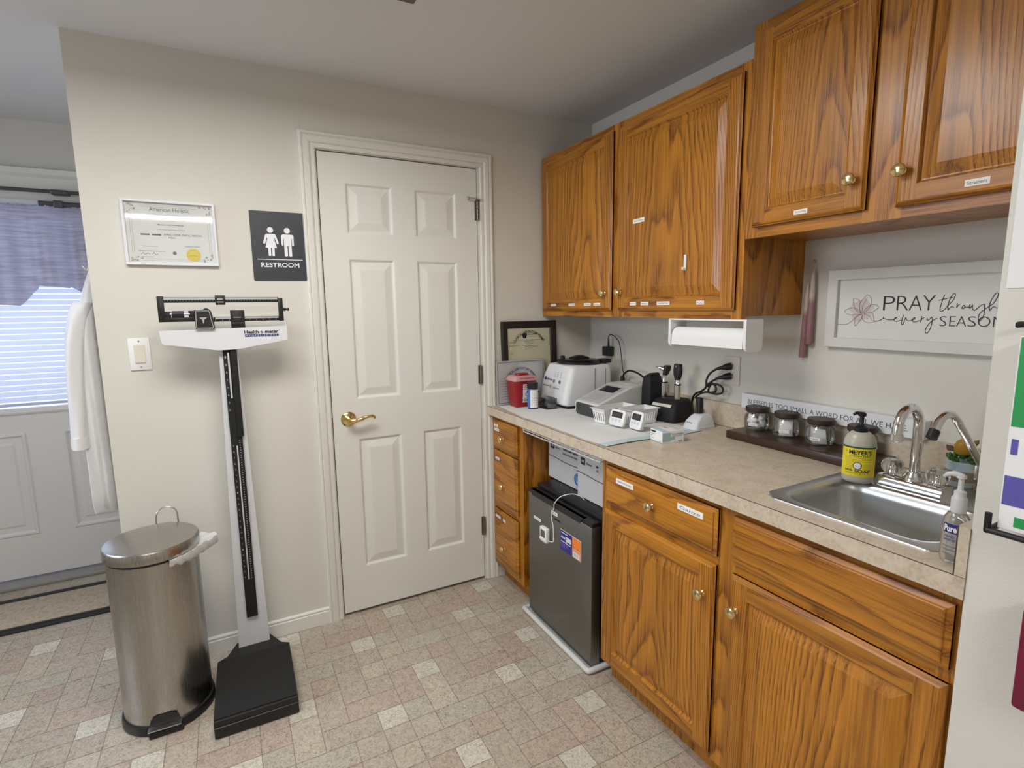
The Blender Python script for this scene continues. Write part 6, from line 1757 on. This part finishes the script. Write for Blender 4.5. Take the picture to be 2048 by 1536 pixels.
b = B(); f = fy(ybm - 0.0046)
b.rect(-1.943, -1.577, 1.4445, 1.4515, f, BS); b.rect(-1.79, -1.578, 1.3745, 1.3805, f, BS)
for k in range(40):
    xx = -1.94 + k * 0.0092
    b.rect(xx, xx + 0.0008, 1.439, 1.443 if k % 5 else 1.444, f, MK)
for k in range(10):
    xx = -1.79 + k * 0.0225
    b.rect(xx, xx + 0.0012, 1.368, 1.3735, f, MK)
b.build('beam_scale', bmf, smooth=0)
b = B(); b.tube([(-1.928, ybm, 1.394), (-1.868, ybm, 1.394)], 0.005, BS, seg=12); b.build('balance_screw', sc)
b = B(); b.tube([(-1.9225, ybm, 1.394), (-1.886, ybm, 1.394)], 0.0115, SBK, seg=20); b.build('balance_weight', sc, smooth=40)
b = B(); yb(b, -1.7852, -1.753, 1.4255, 1.4605, 0.012, bev=0.002); b.rect(-1.778, -1.760, 1.444, 1.4475, fy(ybm - 0.0125), BS); b.rect(-1.780, -1.758, 1.434, 1.437, fy(ybm - 0.0125), BS); b.build('upper_poise', sc, smooth=25)
b = B(); yb(b, -1.7405, -1.694, 1.337 + 0.002, 1.406, 0.014, bev=0.002); b.rect(-1.731, -1.706, 1.3775, 1.3815, fy(ybm - 0.0145), GREYINK); b.rect(-1.736, -1.700, 1.3585, 1.360, fy(ybm - 0.0145), GREYINK); b.build('lower_poise', sc, smooth=25)
b = B()
pv = [(-1.853, 1.341), (-1.793, 1.341), (-1.795, 1.37), (-1.7985, 1.392), (-1.802, 1.404), (-1.810, 1.413), (-1.820, 1.414), (-1.826, 1.409), (-1.853, 1.408)]
b.prism(pv, lambda a, c, d: Vector((a, d, c)), ybm - 0.026, ybm + 0.016, SBK)
pvh = b.build('pivot_housing', sc, smooth=25)
b = B(); f = fy(ybm - 0.0266)
q = [(-1.8505, 1.3435), (-1.7975, 1.3435), (-1.8075, 1.4045), (-1.8485, 1.4055)]
for k in range(4):
    b.ribbon([q[k], q[(k + 1) % 4]], 0.0022, f, MK, smooth=0)
b.face([f(a, c) for a, c in ((-1.838, 1.3815), (-1.816, 1.3815), (-1.817, 1.3785), (-1.8235, 1.3755), (-1.8265, 1.360), (-1.8285, 1.360), (-1.8315, 1.3755), (-1.8375, 1.3785))], MK)
b.build('emblem', pvh, smooth=0)

# ================================================================== STEP CAN
tc = thing('trash_can', 'round stainless step trash can beside the scale', 'trash can', (-2.040, -0.266, 0))
CX, CY = -2.040, -0.266
BLKP = mat('can_black_plastic', (0.013, 0.013, 0.014), 0.35)
b = B(); b.lathe([(0.128, 0.030), (0.1335, 0.032), (0.1335, 0.590), (0.131, 0.592)], (CX, CY, 0), (0, 0, 1), STEEL_V, seg=72, cap0=True, cap1=True); b.build('body', tc, smooth=30)
b = B(); b.lathe([(0.0, 0.0005), (0.138, 0.0005), (0.1415, 0.004), (0.1415, 0.020), (0.139, 0.032), (0.1335, 0.034)], (CX, CY, 0), (0, 0, 1), BLKP, seg=64, cap1=False)
b.box(CX - 0.05, CX + 0.05, CY - 0.150, CY - 0.12, 0.0, 0.022, BLKP, bevel=0.005); b.build('base_ring', tc, smooth=40)
b = B()
b.lathe([(0.1345, 0.598), (0.139, 0.600), (0.1395, 0.632), (0.136, 0.638), (0.10, 0.645), (0.05, 0.6485), (0.0, 0.6495)], (CX, CY, 0), (0, 0, 1), STEEL_V, seg=72)
b.build('lid', tc, smooth=35)
b = B(); b.lathe([(0.131, 0.588), (0.133, 0.590), (0.133, 0.600), (0.128, 0.601)], (CX, CY, 0), (0, 0, 1), BLKP, seg=64); b.build('inner_rim', tc)
PA = -PI / 2 - 0.02
b = B()
ux, uy = math.cos(PA), math.sin(PA); tx, ty = -uy, ux
def P3d(r, t, z): return Vector((CX + ux * r + tx * t, CY + uy * r + ty * t, z))
b.loft([[P3d(r, t, z) for t, z in ((-0.047, z0), (0.047, z0), (0.047, z0 + 0.004), (-0.047, z0 + 0.004))] for r, z0 in ((0.130, 0.028), (0.145, 0.030), (0.158, 0.031))], STEEL_H)
b.build('pedal', tc, smooth=20)
b = B()
b.face([P3d(0.1342 + 0.0006, t, z) for t, z in ((-0.047, 0.034), (0.047, 0.034), (0.038, 0.062), (0.02, 0.072), (-0.02, 0.072), (-0.038, 0.062))], BLKP)  # flat black patch standing in for the shade of the pedal recess
for k in range(8):
    pass
b.build('pedal_recess_shade', tc, smooth=0)
b = B()
hy_ = CY + 0.145
b.tube([(CX + 0.034 - 0.034, hy_, 0.60), (CX + 0.034 - 0.034, hy_ + 0.004, 0.645), (CX + 0.034 - 0.026, hy_ + 0.006, 0.678), (CX + 0.036, hy_ + 0.007, 0.692), (CX + 0.034 + 0.028, hy_ + 0.006, 0.678), (CX + 0.034 + 0.034, hy_ + 0.004, 0.645), (CX + 0.034 + 0.034, hy_, 0.60)], 0.0028, NICKEL, seg=8, smooth=6)
b.build('carry_handle', tc, smooth=60)
BAG = bpy.data.materials.new('white_bag_film'); BAG.use_nodes = True
_nt = BAG.node_tree; _p = _nt.nodes['Principled BSDF']; _p.inputs['Base Color'].default_value = (0.78, 0.79, 0.80, 1); _p.inputs['Roughness'].default_value = 0.3; _p.inputs['Alpha'].default_value = 0.82
b = B(); rnd = random.Random(4)
rows = []
for k in range(30):
    a = -1.15 + 1.75 * k / 29     # from the front right round to the right side
    w = math.sin(PI * k / 29) ** 0.6
    flare = 0.012 + 0.048 * math.exp(-((k - 21) / 5.0) ** 2)
    c, s = math.cos(a), math.sin(a)
    j = [0.004 * math.sin(k * 1.7 + i) for i in range(6)]
    rows.append([Vector((CX + c * 0.134, CY + s * 0.134, 0.5965)),
                 Vector((CX + c * (0.142 + 0.25 * flare), CY + s * (0.142 + 0.25 * flare), 0.598 + j[1] * 0.5)),
                 Vector((CX + c * (0.143 + flare * w), CY + s * (0.143 + flare * w), 0.596 + 0.010 * w + j[2])),
                 Vector((CX + c * (0.142 + flare * w * 1.05), CY + s * (0.142 + flare * w * 1.05), 0.585 - 0.004 * w + j[3])),
                 Vector((CX + c * (0.139 + flare * w * 0.6), CY + s * (0.139 + flare * w * 0.6), 0.578 - 0.010 * w + j[4])),
                 Vector((CX + c * 0.1375, CY + s * 0.1375, 0.586 - 0.020 * w + j[5] * 0.4))])
b.loft(rows, BAG, closed=False)
tag(b.build('bin_liner', smooth=60), 'white plastic bag edge hanging out under the step can lid', 'trash bag', loc=(CX, CY, 0.57))

# ================================================================== LAB COAT on the return wall
COATM = mat('white_cotton_coat', (0.70, 0.70, 0.70), 0.85, sheen=0.2, bump=0.1, bscale=60)
co = thing('lab_coat', 'white lab coat hanging around the corner by the entrance door', 'coat', (XL - 0.07, 0.23, 0.64))
b = B()
rings = []
for k in range(34):
    t = k / 33
    z = 0.665 + t * 0.90
    w = 0.19 if z < 1.35 else 0.19 * max(0.28, 1 - ((z - 1.35) / 0.22) ** 1.6 * 0.72)
    dpt = 0.050 if z < 1.30 else 0.050 * max(0.25, 1 - (z - 1.30) / 0.26 * 0.75)
    if z < 0.72:
        q = (0.72 - z) / 0.065
        w *= 1 - 0.16 * q * q
    ring = []
    for m_ in range(56):
        a = 2 * PI * m_ / 56
        rp = 1 + (0.10 * math.sin(6 * a + 1.0) + 0.06 * math.sin(11 * a + 2 + z * 2)) * (1 - t * 0.75)
        cx_, sy2 = math.cos(a), math.sin(a)
        cx2 = math.copysign(abs(cx_) ** 0.8, cx_)
        zz = z + (0.02 * sy2 + 0.012 * math.sin(3 * a)) * (1 if k == 0 else max(0, 1 - k / 4))
        ring.append(Vector((XL - 0.0545 + (0.03 * max(0, z - 1.30) / 0.26) + dpt * rp * cx2, 0.235 + w * rp * sy2, zz)))
    rings.append(ring)
b.loft(rings, COATM); b.build('coat_body', co, smooth=60)
b = B()
rings = []
pth = [(XL - 0.045, 0.10, 1.44), (XL - 0.060, 0.070, 1.39), (XL - 0.078, 0.052, 1.28), (XL - 0.086, 0.048, 1.15), (XL - 0.090, 0.048, 1.02), (XL - 0.094, 0.048, 0.915)]
P = spline([Vector(p) for p in pth], 5)
for k, p in enumerate(P):
    t = k / (len(P) - 1)
    ring = []
    for m_ in range(20):
        a = 2 * PI * m_ / 20
        r_ = 0.034 + 0.006 * (1 - t) + 0.003 * math.sin(4 * a + t * 7) + (0.002 if t > 0.93 else 0)
        ring.append(p + Vector((r_ * 0.72 * math.cos(a), r_ * 1.1 * math.sin(a), 0)))
    rings.append(ring)
b.loft(rings, COATM); b.build('sleeve', co, smooth=60)
b = B(); b.loft([[p_ + Vector((0.03 * 0.84 * math.cos(a) * q_, 0.042 * math.sin(a) * q_, 0)) for a in [2 * PI * m_ / 20 for m_ in range(20)]] for p_, q_ in ((Vector((XL - 0.0925, 0.048, 0.955)), 0.98), (Vector((XL - 0.094, 0.048, 0.912)), 1.02))], COATM); b.build('cuff', co, smooth=60)
b = B(); b.tube([(XL - 0.001, 0.235, 1.600), (XL - 0.03, 0.235, 1.597), (XL - 0.04, 0.235, 1.575), (XL - 0.045, 0.235, 1.562), (XL - 0.06, 0.235, 1.580)], 0.004, NICKEL, seg=8, smooth=5); b.box(XL - 0.005, XL - 0.0003, 0.22, 0.25, 1.575, 1.625, NICKEL, bevel=0.001)
tag(b.build('coat_hook', smooth=50), 'metal coat hook on the wall end carrying the white lab coat', 'hook', loc=(XL, 0.235, 1.575))
